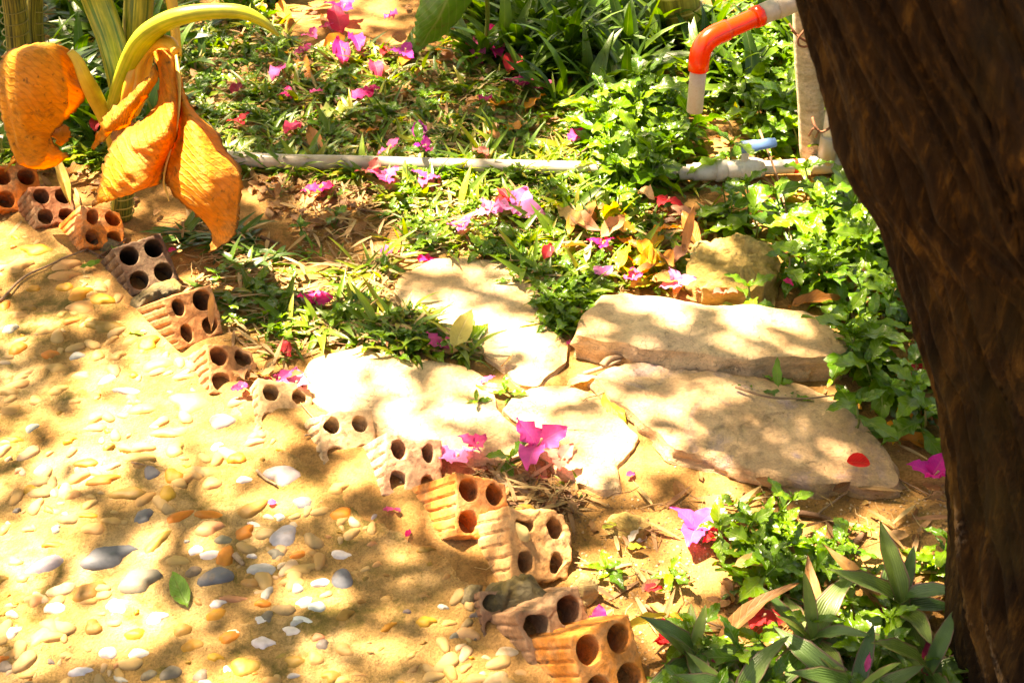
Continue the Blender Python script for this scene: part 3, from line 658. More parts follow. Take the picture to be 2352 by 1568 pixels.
# ------------------------------------------------------------------ the tree
tree = empty('tree', (.74, 1.05, 0), 'thick dark shaggy tree trunk leaning in along the side of the picture', 'tree')
TR = [(2300,2300),(2215,1850),(2172,1568),(2168,1400),(2168,1250),(2175,1100),(2168,960),(2148,860),(2124,770),(2100,680),(2070,570),(2016,490),(1960,400),(1925,270),(1872,110),(1822,0),(1760,-150),(1700,-350),(1660,-600)]
sil = [WY(px, py, 1.02) for px, py in TR]
zs = np.array([p.z for p in sil]); xs = np.array([p.x for p in sil])
def trunk_center(z):
    x = float(np.interp(z, zs, xs)); r = .175+.09*math.exp(-max(z, -.05)/.14)+.02*z
    if z > 1.5: x = float(np.interp(1.5, zs, xs))-(z-1.5)*.12
    return x+r+.012-.014*min(1, max(0, (z-.35)/.4)), 1.05+(.25*max(0, z-.8)), r
nu, nz = 420, 520
ZZ = -.06+2.5*(np.arange(nz)/(nz-1))**1.15; TH = 2*PI*np.arange(nu)/nu
CC = np.array([trunk_center(z) for z in ZZ]); T_h, Z_h = np.meshgrid(TH, ZZ); R_h = CC[:, 2][:, None]
X1, Y1 = np.cos(T_h), np.sin(T_h)
tw = T_h+.9*Z_h                                                   # fibres and folds run slightly round the trunk
fold = .052*np.sin(3*tw+4.5*Z_h+1.+.8*vnoise(X1*2, Y1*2, Z_h*2))+.014*np.sin(5*tw-3*Z_h)+.010*np.sin(9*T_h+7*Z_h)
wv = .5*fbm(X1*3, Y1*3, Z_h*5, 3); CX, SX = np.cos(tw+wv*.25), np.sin(tw+wv*.25)
g1 = 1-np.abs(fbm(CX*7, SX*7, Z_h*2.2, 3))*3.2; g2 = 1-np.abs(fbm(CX*17+9, SX*17, Z_h*6, 3))*3.2; g3 = fbm(CX*34, SX*34, Z_h*34, 3)
RR = R_h*(1+fold*1.0)+.010*fbm(X1*3.2, Y1*3.2, Z_h*3, 4)-.014*np.clip(g1, 0, 1)**2-.005*np.clip(g2, 0, 1)**2+.003*g3+.003
V = np.stack([CC[:, 0][:, None]+RR*X1-.74, CC[:, 1][:, None]+RR*Y1-1.05, Z_h], -1).reshape(-1, 3)
obj('trunk', mdata('trunk', V, np.array(quads(nu, nz, True)), M['bark']), tree)
limbs = [[(.42,1.40,2.3,.13),(.0,1.9,2.9,.08),(-.6,2.5,3.4,.055),(-1.4,3.1,3.9,.03),(-2.4,3.7,4.3,.015)],
 [(.45,1.40,2.3,.12),(.3,2.3,3.0,.07),(-.2,3.4,3.5,.045),(-.8,4.6,3.9,.02)],[(.46,1.38,2.3,.10),(1.2,2.0,3.0,.06),(1.9,3.0,3.6,.04),(2.3,4.2,4.,.015)],
 [(.42,1.36,2.3,.11),(-.5,1.3,3.0,.06),(-1.5,1.4,3.5,.035),(-2.6,1.7,3.9,.015)],[(-.3,2.2,3.15,.05),(-.9,2.2,3.5,.03),(-1.7,2.4,3.7,.012)],[(.0,3.0,3.3,.045),(.6,3.8,3.6,.03),(.9,4.7,3.9,.012)],
 [(-.8,2.65,3.52,.04),(-1.1,3.4,3.8,.025),(-1.3,4.3,4.1,.01)]]
for L in limbs:
    q = smooth_path(L, 6); V, F, U = tube([p[:3] for p in q], [p[3] for p in q], 14)
    obj('limb', mdata('limb', V-np.array([.74, 1.05, 0]), F, M['bark'], U), tree)
# the crown: its leaves leave gaps where the photograph's sun patches fall on the ground
SUNP = [(60,610,90,34),(60,545,80,16),(385,830,120,46),(240,870,60,16),(290,980,230,66),(80,1000,110,60),(300,1050,210,36),(95,1170,150,90),(40,1270,70,60),(560,1065,80,30),(640,1060,60,40),(590,1150,40,22),(740,1130,60,26),
 (270,1515,100,36),(130,1390,30,18),(50,1340,50,26),(265,1390,50,16),(700,1375,70,18),(930,1500,80,26),(860,1275,100,18),(340,940,120,40),(430,890,80,50),(120,765,150,16),(480,1245,70,18),(700,1095,80,24),(500,940,60,40),(120,1470,60,22),(560,1560,60,16),(760,1560,40,10),(350,1440,60,14),
 (760,970,80,40),(900,1080,70,50),(850,1120,60,24),(1135,1235,26,70),(1010,1165,40,40),(420,745,24,36),(190,560,30,24),(275,625,26,24),(655,920,60,30),
 (950,650,60,42),(1025,640,36,26),(1090,680,36,24),(1165,740,50,40),(1215,790,80,66),(1285,825,34,34),(960,700,60,24),(1470,685,70,16),(1430,735,40,16),(1545,750,60,56),(1640,712,60,26),(1690,745,40,14),(1840,755,120,54),(1600,795,60,14),
 (790,845,80,32),(890,870,80,26),(770,900,50,20),(1050,985,130,24),(1110,925,50,16),(960,1020,60,20),(1260,920,40,16),(1300,965,80,22),(1385,1010,80,50),(1300,1055,120,36),(1230,1000,60,24),(1440,880,60,34),(1445,935,34,20),(1540,1050,34,66),(1495,985,30,16),(1410,1130,80,16),
 (1590,1215,70,44),(1760,1150,60,36),(1530,1310,80,44),(1600,1260,50,34),(1545,1385,90,34),(1660,1395,60,30),(1650,1180,60,22),(1650,590,56,26),(1705,570,20,20),
 (1160,500,100,60),(1000,500,90,36),(950,445,90,30),(900,378,100,18),(1060,440,60,24),(1210,440,60,36),(1290,370,50,24),(1420,400,80,60),(1540,340,70,46),(1660,380,70,44),(1760,385,46,26),(1480,570,60,50),(1850,180,40,150),(1720,150,110,70),(1650,240,50,50),(1710,50,110,50),
 (1600,200,24,80),(1400,620,60,46),(1320,600,60,36),(860,620,70,60),(800,680,60,44),(950,615,60,18),(740,770,50,30),(620,770,50,30),(560,680,40,16),(800,590,24,12),(740,450,50,12),(700,492,40,12),(1000,760,60,20),(1010,720,40,16),
 (800,30,110,36),(700,10,70,24),(620,60,70,44),(820,130,36,24),(850,150,70,26),(780,270,46,16),(680,300,36,12),(1120,20,36,24),(1500,120,56,40),(1420,80,34,30),(1350,250,30,20),(1240,180,20,10),(1180,100,20,14),(1770,470,50,34),(1720,510,36,30),
 (1930,950,26,26),(1750,1240,90,44),(1700,1290,70,26),(1980,880,26,26),(1870,1290,34,60),(1780,1350,30,50),(1950,1260,24,26),(2130,1280,26,60),(1240,300,20,10),(550,300,20,12),(480,240,16,10),(1050,330,24,10),(1380,330,30,14),(1900,430,20,14),(1980,640,20,16),(2050,790,16,14),
 (1500,1430,50,18),(1640,1440,30,20),(620,430,24,10),(1110,590,40,12),(440,640,20,12),(1330,180,40,24),(1580,250,40,24),(1480,200,40,24),(1640,450,50,24),(1830,450,30,20),(1420,300,50,20),(1560,150,30,40),(1370,470,50,24),(1500,500,60,24),(1950,470,20,16),(1860,640,24,16),(1650,1250,70,34),(1800,1270,60,24),(2060,1240,30,30),(2000,1330,30,30),(1600,1520,24,24),(1850,1520,30,20),(560,640,50,16),(900,200,50,14),(1000,250,40,12),(600,220,30,10),(1280,700,40,30),(1020,560,60,16)]
AIR = [(390,140,2.0,50,50),(388,200,2.0,50,90),(385,270,2.0,60,60),(330,330,2.0,100,50),(300,380,2.0,80,40),(350,370,2.0,60,50),(545,385,2.0,14,40),(1700,60,2.2,90,40),(1850,180,2.42,70,140),(2185,1180,1.02,40,60),(2190,1330,1.02,40,60),(2200,1470,1.02,40,60),(540,20,2.1,60,20),(430,20,2.1,30,16),(270,20,2.2,30,20),(345,150,2.0,24,34)]
blobs = []; airb = []
for (x, y, rx, ry) in SUNP:
    c = W(x, y); a = W(x+rx, y)-c; b = W(x, y-ry)-c; blobs.append((c.x, c.y, a.length, abs(b.y)))
for (x, y, yy, rx, ry) in AIR:                                    # patches that light something standing
    for dy in (-.7, 0, .7):
        P = WY(x, y+dy*ry, yy if x > 600 or yy > 2.05 else 2.02+.17*(300-y-dy*ry)/300); t = -P.z/SUN.z; g = P+SUN*t; rr = rx/pxm(x, y)*1.05
        airb.append((g.x, g.y, rr, rr))
n = 78000
hh = 2.5+2.3*RNG.random(n)**1.1; gx = -3.2+6.4*RNG.random(n); gy = -.2+6.6*RNG.random(n)
k = hh/-SUN.z; lx = gx-SUN.x*k; ly = gy-SUN.y*k
Lf = np.zeros(n)
for (bx, by, ra, rb) in blobs:
    q = ((gx-bx)/(ra*1.0+.014))**2+((gy-by)/(rb*1.0+.016))**2
    Lf = np.maximum(Lf, np.clip(2.4*(1.25-q), 0, 1))
Lf = np.maximum(Lf, np.clip(.12+.9*fbm(gx*5, gy*5, 2.), 0, .5)*(gy < 3.9))
mod = np.clip(1.15+1.3*fbm(gx*9+gy*4, gy*15-gx*5, 7., 3), .25, 1)
Lf = Lf*mod
for (bx, by, ra, rb) in airb: Lf = np.maximum(Lf, np.clip(2.4*(1.3-((gx-bx)/(ra+.014))**2-((gy-by)/(rb+.016))**2), 0, 1))
keep = RNG.random(n) > Lf
lx, ly, hh = lx[keep], ly[keep], hh[keep]; n = len(lx)
lt = leaf_tpl([0,.25,.55,.82,1], [.02,.2,.26,.15,.0], 2, .25, .12)
Ms = []
for i in range(n):
    sc = random.uniform(.055, .085); R = rotm(random.uniform(0, 6.28), random.gauss(-.2, .35), random.gauss(0, .4)); Ms.append(np.array(R)*sc)
V, F, U = many(lt, np.array(Ms), np.stack([lx-.74, ly-1.05, hh], 1))
tag(obj('crown', mdata('crown', V, F, M['crown'], U), tree), kind='stuff')
# ------------------------------------------------------------------ the dumb cane with its dead leaves
PB = W(280, 485, 0)
cane = empty('dumb_cane_plant', PB, 'wilting dumb cane plant with drooping orange dead leaves and green striped stalks', 'plant')
def world_mesh(name, tpl, mat, parent, origin, color=None):
    V, F, U = tpl; return obj(name, mdata(name, V-np.array(origin), F, mat, U), parent, None if parent else origin, None, color)
def stalk(name, pts, y, color, parent=cane, org=PB, mat='stalk', n=18, flat=.75):
    """pts: picture x, y, thickness in picture units, extra distance"""
    q = smooth_path(pts, 7); P = [WY(a[0], a[1], y+a[3]) for a in q]; R = [a[2]/2*(WY(a[0]+1, a[1], y+a[3])-p).length for a, p in zip(q, P)]
    V, F, U = tube(P, R, n, True, flat); return world_mesh(name, (V, F, U), M[mat], parent, org, color)
base_pts = [(279,500,52,0),(281,470,50,0),(283,440,48,0),(287,380,46,0),(290,320,46,0),(288,270,50,0),(284,215,54,0),(300,160,60,.02)]
stem = stalk('stem', base_pts, 2.2, (.04,.085,.012))
for yy, rr in ((486,27.5),(468,27),(448,26),(424,25.5),(398,25),(370,24.5),(338,24.5),(306,25)):
    c = WY(float(np.interp(yy, [380,500], [287,279])), yy, 2.2); k = (WY(281, yy, 2.2)-WY(280, yy, 2.2)).length
    V, F, U = tube([c+Vector((math.cos(a)*rr*k, math.sin(a)*rr*k*.8, .003*math.sin(a))) for a in np.linspace(0, 2*PI, 25)], .0016, 6, False)
    world_mesh('ring', (V, F, U), M['stalk'], stem, PB, (.42,.34,.05))
stalk('stalk', [(288,250,56,0),(272,160,64,.0),(255,90,68,.02),(230,20,72,.04),(200,-60,70,.05),(150,-190,60,.1)], 2.17, (.055,.15,.008))
stalk('stalk', [(300,180,54,0),(312,90,66,.02),(318,20,72,.03),(324,-80,72,.05),(340,-250,50,.1)], 2.22, (.035,.085,.008))
stalk('stalk', [(408,130,22,0),(402,70,24,.02),(395,10,28,.04),(380,-60,30,.06)], 2.2, (.60,.33,.02))
pt = stalk('stalk', [(268,240,50,.03),(285,190,58,.0),(308,130,62,-.03),(335,84,62,-.06),(378,52,58,-.08),(430,34,54,-.1),(500,26,48,-.1),(560,30,42,-.1),(606,52,30,-.1),(640,82,10,-.1)], 2.14, (.24,.32,.01))
# its ragged leaf margin
def sheetleaf(name, rows, y, mat, parent=cane, org=PB, nu=14, wr=.004, seed=0, color=None, sub=5, thick=.0007, tilt=0.0):
    """rows: [left x,y,dist], [mid], [right] in picture units and metres of extra distance; a rippled sheet through them"""
    qs = [smooth_path([r[i] for r in rows], sub) for i in range(len(rows[0]))]
    V = []; UV = []; nr = len(qs[0])
    for j in range(nr):
        ctl = [q[j] for q in qs]; line = smooth_path(ctl, 40)
        for i in range(nu+1):
            f = i/nu; a = line[int(round(f*(len(line)-1)))]
            jag = 1 if i in (0, nu) else 0
            p = WY(a[0]+jag*10*mn.noise(Vector((j*.7, i, seed))), a[1]+jag*9*mn.noise(Vector((j*.55, i, seed+9))), y+a[2]+tilt*(300-a[1])/300)
            if seed == 5: nz = (mn.noise(Vector((p.x*48, p.z*9, 1.)))+.5*mn.noise(Vector((p.x*110, p.z*22, 3.))))*wr*1.5
            else: nz = mn.noise(Vector((p.x*22, p.z*60+p.x*25, seed)))*wr+mn.noise(Vector((p.x*60, p.z*120+p.x*60, seed)))*wr*.55+mn.noise(Vector((p.x*9, p.z*9, seed)))*wr*1.5
            p.y += nz
            V.append(tuple(p)); UV.append((f, j/nr))
    F = quads(nu+1, nr)
    o = world_mesh(name, (np.array(V), np.array(F), np.array(UV)), M[mat], parent, org, color)
    md = o.modifiers.new('thickness', 'SOLIDIFY'); md.thickness = thick
    return o
# central leaf: twin lobes hanging either side of the midrib
lobeL = [[(346,102,.03),(362,96,-.01),(385,98,-.02),(404,112,.0)],[(352,124,.02),(366,118,-.02),(388,118,-.03),(408,132,0)],[(363,160,.01),(374,158,-.025),(390,160,-.035),(410,168,0)],[(366,205,.01),(380,204,-.02),(396,205,-.035),(416,208,0)],
 [(356,246,.0),(376,250,-.03),(398,252,-.04),(414,246,0)],[(318,284,-.0),(352,288,-.04),(388,292,-.05),(411,286,-.01)],[(274,312,-.01),(325,326,-.06),(372,330,-.05),(406,318,-.015)],[(248,350,.0),(300,358,-.05),(354,366,-.05),(392,346,-.01)],
 [(236,388,.01),(284,396,-.05),(338,398,-.05),(380,372,-.0)],[(228,425,.01),(270,430,-.03),(322,430,-.05),(374,396,0)],[(214,472,.02),(256,458,-.0),(305,448,-.03),(362,432,0)]]
lf = sheetleaf('leaf', lobeL, 2.02, 'dead', tilt=.17, wr=.010, seed=1, nu=34, sub=6)
lobeR = [[(404,132,.0),(410,150,.0),(414,170,.01)],[(408,180,.0),(416,192,.0),(422,206,.02)],[(410,230,.0),(424,236,-.02),(436,246,.02)],[(408,262,.0),(438,266,-.03),(468,278,.02)],[(402,300,.0),(450,298,-.04),(500,304,.01)],[(392,340,.0),(455,334,-.05),(519,345,-.0)],
 [(382,370,.0),(462,372,-.055),(549,378,-.01)],[(378,398,.0),(468,408,-.055),(557,412,-.01)],[(388,432,-.0),(474,446,-.05),(554,450,-.0)],[(412,462,.0),(480,478,-.04),(549,490,.0)],[(448,490,.0),(492,508,-.02),(546,520,.0)],[(476,520,.0),(500,532,-.01),(536,544,.0)],[(486,545,.0),(497,555,.0),(516,563,.0)],[(480,584,.0),(482,582,.0),(486,580,.0)]]
sheetleaf('leaf', lobeR, 2.02, 'dead', tilt=.17, wr=.005, seed=2, nu=30, sub=6)
stalk('midrib', [(x_,y_,w_,e_+.17*(300-y_)/300) for x_,y_,w_,e_ in ((400,112,14,-.0),(411,180,12,-.012),(411,240,10,-.012),(404,300,9,-.01),(391,345,8,-.004),(380,385,7,0),(376,420,6,0),(384,445,6,.0),(388,462,4,.0))], 2.01, (.62,.38,.09), flat=.6)
stalk('stalk', [(404,118,24,.0),(392,100,30,.03),(366,96,34,.06),(344,110,40,.08),(326,140,42,.09),(318,180,40,.09),(306,225,36,.08)], 2.02, (.62,.29,.02), flat=.6)
stalk('sheath', [(338,110,46,.02),(325,150,56,.0),(312,200,64,-.01),(306,235,60,-.01),(306,262,34,0),(306,272,8,0)], 2.12, (.66,.30,.02), flat=.5)
cr = sheetleaf('dry_leaf', [[(356,140,0),(362,150,0),(366,165,0)],[(345,170,0),(352,178,-.01),(360,190,0)],[(318,196,0),(328,208,-.01),(334,226,0)],[(286,228,0),(300,240,-.015),(312,256,0)],[(256,252,0),(272,272,-.02),(296,288,0)],[(238,272,0),(250,292,-.02),(262,300,.0)],[(226,300,.0),(234,312,-.0),(244,318,0)],[(208,340,0),(211,342,0),(215,345,0)]], 2.06, 'dead2', wr=.007, seed=3, nu=16)
sheetleaf('dry_leaf', [[(258,268,0),(275,262,0),(290,270,0)],[(256,290,0),(280,282,-.02),(312,292,0)],[(256,310,0),(275,305,-.01),(300,305,0)],[(258,345,0),(262,342,0),(266,340,0)]], 2.12, 'litter', wr=.008, seed=4, nu=12)
# left leaf, folded over like a hood
sheetleaf('leaf', [[(60,102,.06),(85,100,.02),(120,101,.0),(160,118,.02)],[(16,120,.05),(60,116,-0.017),(116,118,-0.017),(172,142,.02)],[(0,150,.04),(55,150,-0.039),(118,156,-0.033),(184,184,.02)],[(-6,190,.03),(56,192,-0.050),(122,196,-0.039),(197,212,.01)],[(-6,230,.02),(50,230,-0.050),(110,234,-0.039),(190,234,.01)],[(2,268,.02),(46,270,-0.039),(92,272,-0.033),(160,268,.0)],
 [(14,300,.02),(44,302,-0.028),(82,300,-0.022),(128,300,.0)],[(22,332,.02),(50,332,-0.028),(86,314,-0.022),(118,316,0)],[(36,366,.02),(62,364,-0.022),(96,346,-0.017),(136,344,.0)],[(44,376,.02),(72,384,-.02),(110,372,-.01),(160,356,.0)],[(72,388,.02),(92,389,-.0),(124,382,-.0),(155,362,.0)]], 2.14, 'dead2', wr=.006, seed=5, nu=34, sub=6)
sheetleaf('leaf', [[(120,300,0),(140,290,-.01),(152,285,0)],[(112,310,0),(142,304,-.02),(164,302,0)],[(126,318,0),(140,320,-.01),(160,318,0)],[(130,330,0),(140,334,0),(150,326,0)]], 2.16, 'dead2', wr=.005, seed=6, nu=12)
stalk('stalk', [(160,118,18,-.0),(178,140,26,-.0),(196,180,34,.0),(214,215,40,.02),(235,258,36,.04),(250,300,30,.05),(262,345,24,.06)], 2.14, (.52,.36,.04), flat=.6)
sheetleaf('leaf', [[(10,398,0),(25,380,-.01),(40,366,0)],[(14,384,0),(30,372,-.01),(46,372,0)],[(30,360,0),(40,358,0),(46,350,0)]], 2.2, 'dead2', wr=.004, seed=8, nu=10)
# the darker canes in the corner behind
bk = empty('dumb_cane_plant', W(20, 330, 0), 'dark ringed cane stems in deep shade behind the orange dead leaves', 'plant')
for pts in ([(60,300,60,0),(52,200,60,0),(44,110,58,0),(36,30,56,0),(20,-80,54,0)], [(100,280,34,.1),(92,190,34,.1),(86,110,36,.1),(80,20,38,.1),(90,-80,36,.1)]):
    st_ = stalk('stem', pts, 2.62, (.02,.035,.006), bk, W(20, 330, 0))
    for yy in range(20, 260, 26):
        xx = float(np.interp(yy, [-80, 300], [pts[-1][0], pts[0][0]])); rr = pts[0][2]/2*1.04; yw = 2.62+pts[0][3]
        c = WY(xx, yy, yw); k = (WY(1, yy, yw)-WY(0, yy, yw)).length
        V, F, U = tube([c+Vector((math.cos(a)*rr*k*.985, math.sin(a)*rr*k*.8, .004*math.sin(a))) for a in np.linspace(0, 2*PI, 19)], .0012, 6, False)
        world_mesh('ring', (V, F, U), M['stalk'], st_, W(20, 330, 0), (.10,.085,.02))
# broad green leaf tip hanging in from above, and the thick ringed cane at the top
bl = empty('broadleaf_plant', W(1120, -60, 0), 'plant with a broad green leaf hanging tip-down at the top of the picture', 'plant')
sheetleaf('leaf', [[(1010,-130,.1),(1060,-150,.05),(1120,-120,.1)],[(985,-60,.05),(1050,-60,.0),(1110,-50,.06)],[(966,0,.03),(1028,-5,-.03),(1086,2,.04)],[(956,40,.02),(1006,44,-.03),(1052,46,.02)],[(952,72,.01),(985,76,-.01),(1022,82,.01)],[(955,98,.0),(970,104,.0),(985,102,.0)],[(953,120,0),(954,121,0),(956,122,0)]], 2.7, 'fallen', bl, W(1120, -60, 0), 18, .004, 11, (.085,.23,.015), 6)
stalk('stem', [(1110,-60,14,0),(1120,20,12,.08),(1116,110,12,.1)], 2.86, (.06,.14,.02), bl, W(1120, -60, 0))
tc = empty('banana_stem', W(1560, 70, 0), 'thick olive-yellow ringed stem stub behind the grass at the top of the picture', 'plant')
st_ = stalk('stem', [(1585,150,92,0),(1570,80,96,0),(1558,20,100,0),(1545,-60,104,0),(1530,-170,104,0)], 3.05, (.16,.13,.015), tc, W(1560, 70, 0), flat=1)
for yy in (58, 20, -20):
    c = WY(1568-(58-yy)*.2, yy, 3.05); k = (WY(1, yy, 3.05)-WY(0, yy, 3.05)).length; rr = 50
    V, F, U = tube([c+Vector((math.cos(a)*rr*k, math.sin(a)*rr*k, .012*math.cos(a))) for a in np.linspace(0, 2*PI, 25)], .003, 6, False)
    world_mesh('ring', (V, F, U), M['stalk'], st_, W(1560, 70, 0), (.5,.38,.08))

# ------------------------------------------------------------------ the water pipe with its red tap arm
pp = W(1905, 395, .02)
pipe = empty('water_pipe', pp, 'plastic water pipe lying in the grass, with an upright riser and a red outlet arm', 'pipe')
def run(name, P, r, mat, n=18, parent=pipe, sm=0):
    if sm: P = [Vector(q) for q in smooth_path([tuple(q) for q in P], sm)]
    if len(P) == 2: P = [P[0].lerp(P[1], t) for t in np.linspace(0, 1, 8)]
    if not hasattr(r, '__len__'): r = [r]*len(P)
    return world_mesh(name, tube(P, r, n), M[mat], parent, pp)
Z = .022
gp = [W(-120,318,.0),W(150,336,.004),W(400,354,.008),W(620,370,Z),W(800,374,Z),W(1000,380,Z),W(1250,386,Z),W(1420,390,Z),W(1560,397,Z)]
run('ground_pipe', gp, .0155, 'pvc', sm=6)
A = lambda x, y: W(x, y, Z)
run('ground_pipe', [A(1550,397), A(1650,392)], .0155, 'pvcw')
run('coupling', [A(1592,395), A(1606,394.5), A(1608,394.4), A(1660,392)], [.0185,.0185,.019,.019], 'pvcw')
run('union_nut', [A(1642,392), A(1644,392), A(1666,391), A(1668,391)], [.020,.0235,.0235,.020], 'pvcw', 8)
run('union_nut', [A(1666,391), A(1668,391), A(1712,388), A(1714,388)], [.018,.021,.021,.018], 'pvcw', 8)
vb = run('valve', [A(1690,389.5), A(1710,388.5), A(1730,387), A(1752,386)], [.018,.023,.023,.018], 'pvcw')
vp = A(1708, 389)
run('valve_stem', [vp+Vector((0,0,.018)), vp+Vector((0,0,.046))], .008, 'pvcw', 12, vb)
hd = [vp+Vector((-.010,.0,.050)), vp+Vector((.018,.003,.052)), vp+Vector((.048,.007,.056)), vp+Vector((.062,.009,.057))]
V, F, U = tube([Vector(q) for q in smooth_path([tuple(h) for h in hd], 4)], [.013]*5+[.011]*4+[.010]*3+[.006], 14, True, .42); world_mesh('valve_handle', (V, F, U), M['blue'], vb, pp)
run('ground_pipe', [A(1750,386), A(1900,378)], .0145, 'pvcw')
for xx in (1822, 1846): run('paint_mark', [A(xx,382.2-(xx-1822)*.05), A(xx+9,381.8-(xx-1822)*.05)], .0152, 'dripred', 16)
run('tee', [A(1862,380), A(1864,380), A(1935,376), A(1937,376)], [.0165,.0195,.0195,.0165], 'pvc')
rb = A(1896,378)
lean = Vector((.0,.0,1)); top = rb+Vector((-.004,.0,.43))
run('tee', [rb+lean*.005, rb+lean*.062, rb+lean*.066], [.019,.019,.0185], 'pvc')
ris = run('riser', [rb+lean*.05, top], .0155, 'pvcw')
drip = [rb+Vector((-.0085,-.0128,z)) for z in (.105,.13,.16,.19,.215,.235)]
V, F, U = tube([d+Vector((.002*math.sin(i*1.7),0,0)) for i, d in enumerate(drip)], [.0035,.003,.0034,.004,.0045,.004], 8, True, .4); world_mesh('paint_drip', (V, F, U), M['dripred'], ris, pp)
for dz, dx in ((.135,.004),(.20,.006)):
    world_mesh('paint_drip', tube([rb+Vector((dx,-.0155,.02+dz)), rb+Vector((dx,-.0158,.027+dz)), rb+Vector((dx,-.0155,.034+dz))], [.001,.0022,.001], 8, True, .5), M['dripred'], ris, pp)
e1 = WY(1610, 96, 2.24)
out = WY(1745, 36, 2.30); far_ = WY(1830, 4, 2.335)
dn = Vector((-.0015,0,-1)).normalized(); ax_ = (out-e1).normalized()
bend = [e1+dn*.055, e1+dn*.034]+[e1+dn*.034*(1-t)**2+ax_*.034*t*t for t in np.linspace(.1, 1, 9)]+[e1+ax_*.05, e1+ax_*.058]
run('red_elbow', bend, [.0195]*2+[.0195]*11, 'red', 22)
run('red_pipe', [e1+ax_*.05, out-ax_*.012], .0172, 'red', 22)
run('red_cap', [out-ax_*.014, out-ax_*.012, out+ax_*.001, out+ax_*.003], [.0175,.0215,.0215,.0185], 'red', 8)
run('union_nut', [out+ax_*.001, out+ax_*.003, out+ax_*.034, out+ax_*.036], [.018,.0205,.0205,.018], 'pvc', 8)
run('coupling', [out+ax_*.034, out+ax_*.036, out+ax_*.075, out+ax_*.078], [.018,.022,.022,.018], 'pvc')
run('arm_pipe', [out+ax_*.07, Vector((top.x,top.y,(out+ax_*.07).z+.05))], .0165, 'pvc')
s0 = e1+dn*.05; s1 = WY(1603, 258, 2.235); s1 = s0+dn*((s0-s1).length)
V, F, U = tube([s0, s0.lerp(s1, .5), s1-dn*.001, s1], [.0155,.0155,.0155,.0152], 22, False)
sp = world_mesh('spout', (V, F, U), M['pvc'], pipe, pp)  # greyer than the white pipe: its shade is put into the colour
m = sp.modifiers.new('thickness', 'SOLIDIFY'); m.thickness = .0022
# post and wires
po = W(1868, 345, 0)
post = empty('post', po, 'pale weathered post standing beside the upright pipe, partly behind the trunk', 'post')
pb = WY(1866, 360, 2.42); q = [(1872,400,2.42,.027),(1868,330,2.42,.027),(1862,240,2.42,.026),(1856,150,2.42,.025),(1850,60,2.42,.024),(1846,-20,2.42,.023),(1842,-120,2.42,.022)]
V, F, U = tube([WY(a, b, c) for a, b, c, r in q], [r for *_, r in q], 20)
V = V+np.array([[mn.noise(Vector(v)*25)*.004, 0, 0] for v in V]); world_mesh('shaft', (V, F, U), M['post'], post, po)
def wire(pts, r=.0016, name='wire', parent=post, org=po):
    P = [Vector(p) for p in smooth_path([tuple(WY(*p)) for p in pts], 5)]; return world_mesh(name, tube(P, r, 8), M['wire'], parent, org)
wire([(1812,55,2.39),(1826,75,2.38),(1845,92,2.385),(1872,104,2.39),(1900,108,2.42)], .0022)
wire([(1818,70,2.39),(1836,86,2.375),(1858,98,2.38),(1850,108,2.37),(1835,104,2.372),(1834,88,2.374),(1848,68,2.38),(1852,50,2.40)], .0022)
wire([(1866,270,2.37),(1872,290,2.355),(1884,303,2.35),(1900,298,2.35),(1912,285,2.36),(1905,262,2.38)], .0026)
wire([(1858,312,2.38),(1868,296,2.36),(1880,300,2.35),(1874,315,2.36)], .0022)

# ------------------------------------------------------------------ leaf and grass shapes
def wed_leaf(seed):
    r = random.Random(seed); k = r.uniform(.85, 1.15)
    vs = [0,.10,.22,.33,.42,.50,.54,.62,.66,.74,.78,.86,.90,1.]
    ws = [.02,.06,.13,.185,.215*k,.235*k,.205*k,.205,.165,.165,.12,.11,.06,0.] if seed % 2 else [.02,.04,.09,.15,.20*k,.25*k,.20,.19,.145,.145,.10,.09,.05,0.]
    return leaf_tpl(vs, ws, 4, r.uniform(.1,.35), r.uniform(.1,.4), .8, r.uniform(-.3,.3), seed)
WL = [wed_leaf(i) for i in range(6)]
def fresh(seed):                                     # a plain elliptical leaf, curling at random
    r = random.Random(seed)
    return leaf_tpl([0,.05,.15,.3,.45,.6,.75,.87,.95,1], [.01,.03,.14,.22,.25,.24,.18,.11,.05,0], 6, r.uniform(-.2,.6), r.uniform(-.25,.45), r.uniform(.3,1.6), r.uniform(-.8,.8), seed)
FL = [fresh(i) for i in range(10)]
def sprig(seed, size=1.0, nodes=3, height=.06):      # creeping stem with opposite toothed leaves
    r = random.Random(seed); parts = []; az0 = r.uniform(0, PI); top = Vector((r.uniform(-.02,.02), r.uniform(-.02,.02), height))
    st = tube([(0,0,-.01), tuple(top*.5+Vector((.006,0,0))), tuple(top)], [.0022,.0018,.0014], 6)
    for k in range(nodes):
        f = 1-k*.34; base = top*max(f, .1); az = az0+k*PI/2*.95
        ln = size*(.050+.016*k)*r.uniform(.85, 1.15)
        for sgn in (0, PI):
            parts.append((r.randrange(6), rotm(az+sgn+r.uniform(-.3,.3), .55-.38*k+r.uniform(-.2,.2), r.uniform(-.3,.3)), base, ln))
    for sgn in (0, PI/2, PI):
        parts.append((r.randrange(6), rotm(az0+.8+sgn, 1.1+r.uniform(-.2,.2), 0), top, size*.018))
    return st, parts
def sprig_tpl(seed, **k):
    st, parts = sprig(seed, **k); b = Batch(); b.add(st)
    for i, R, p, l in parts: b.add(WL[i], R, p, l)
    return b.tpl()
WLM = [mdata('leaf', *WL[i][:2], M['wed'], WL[i][2]) for i in range(6)]
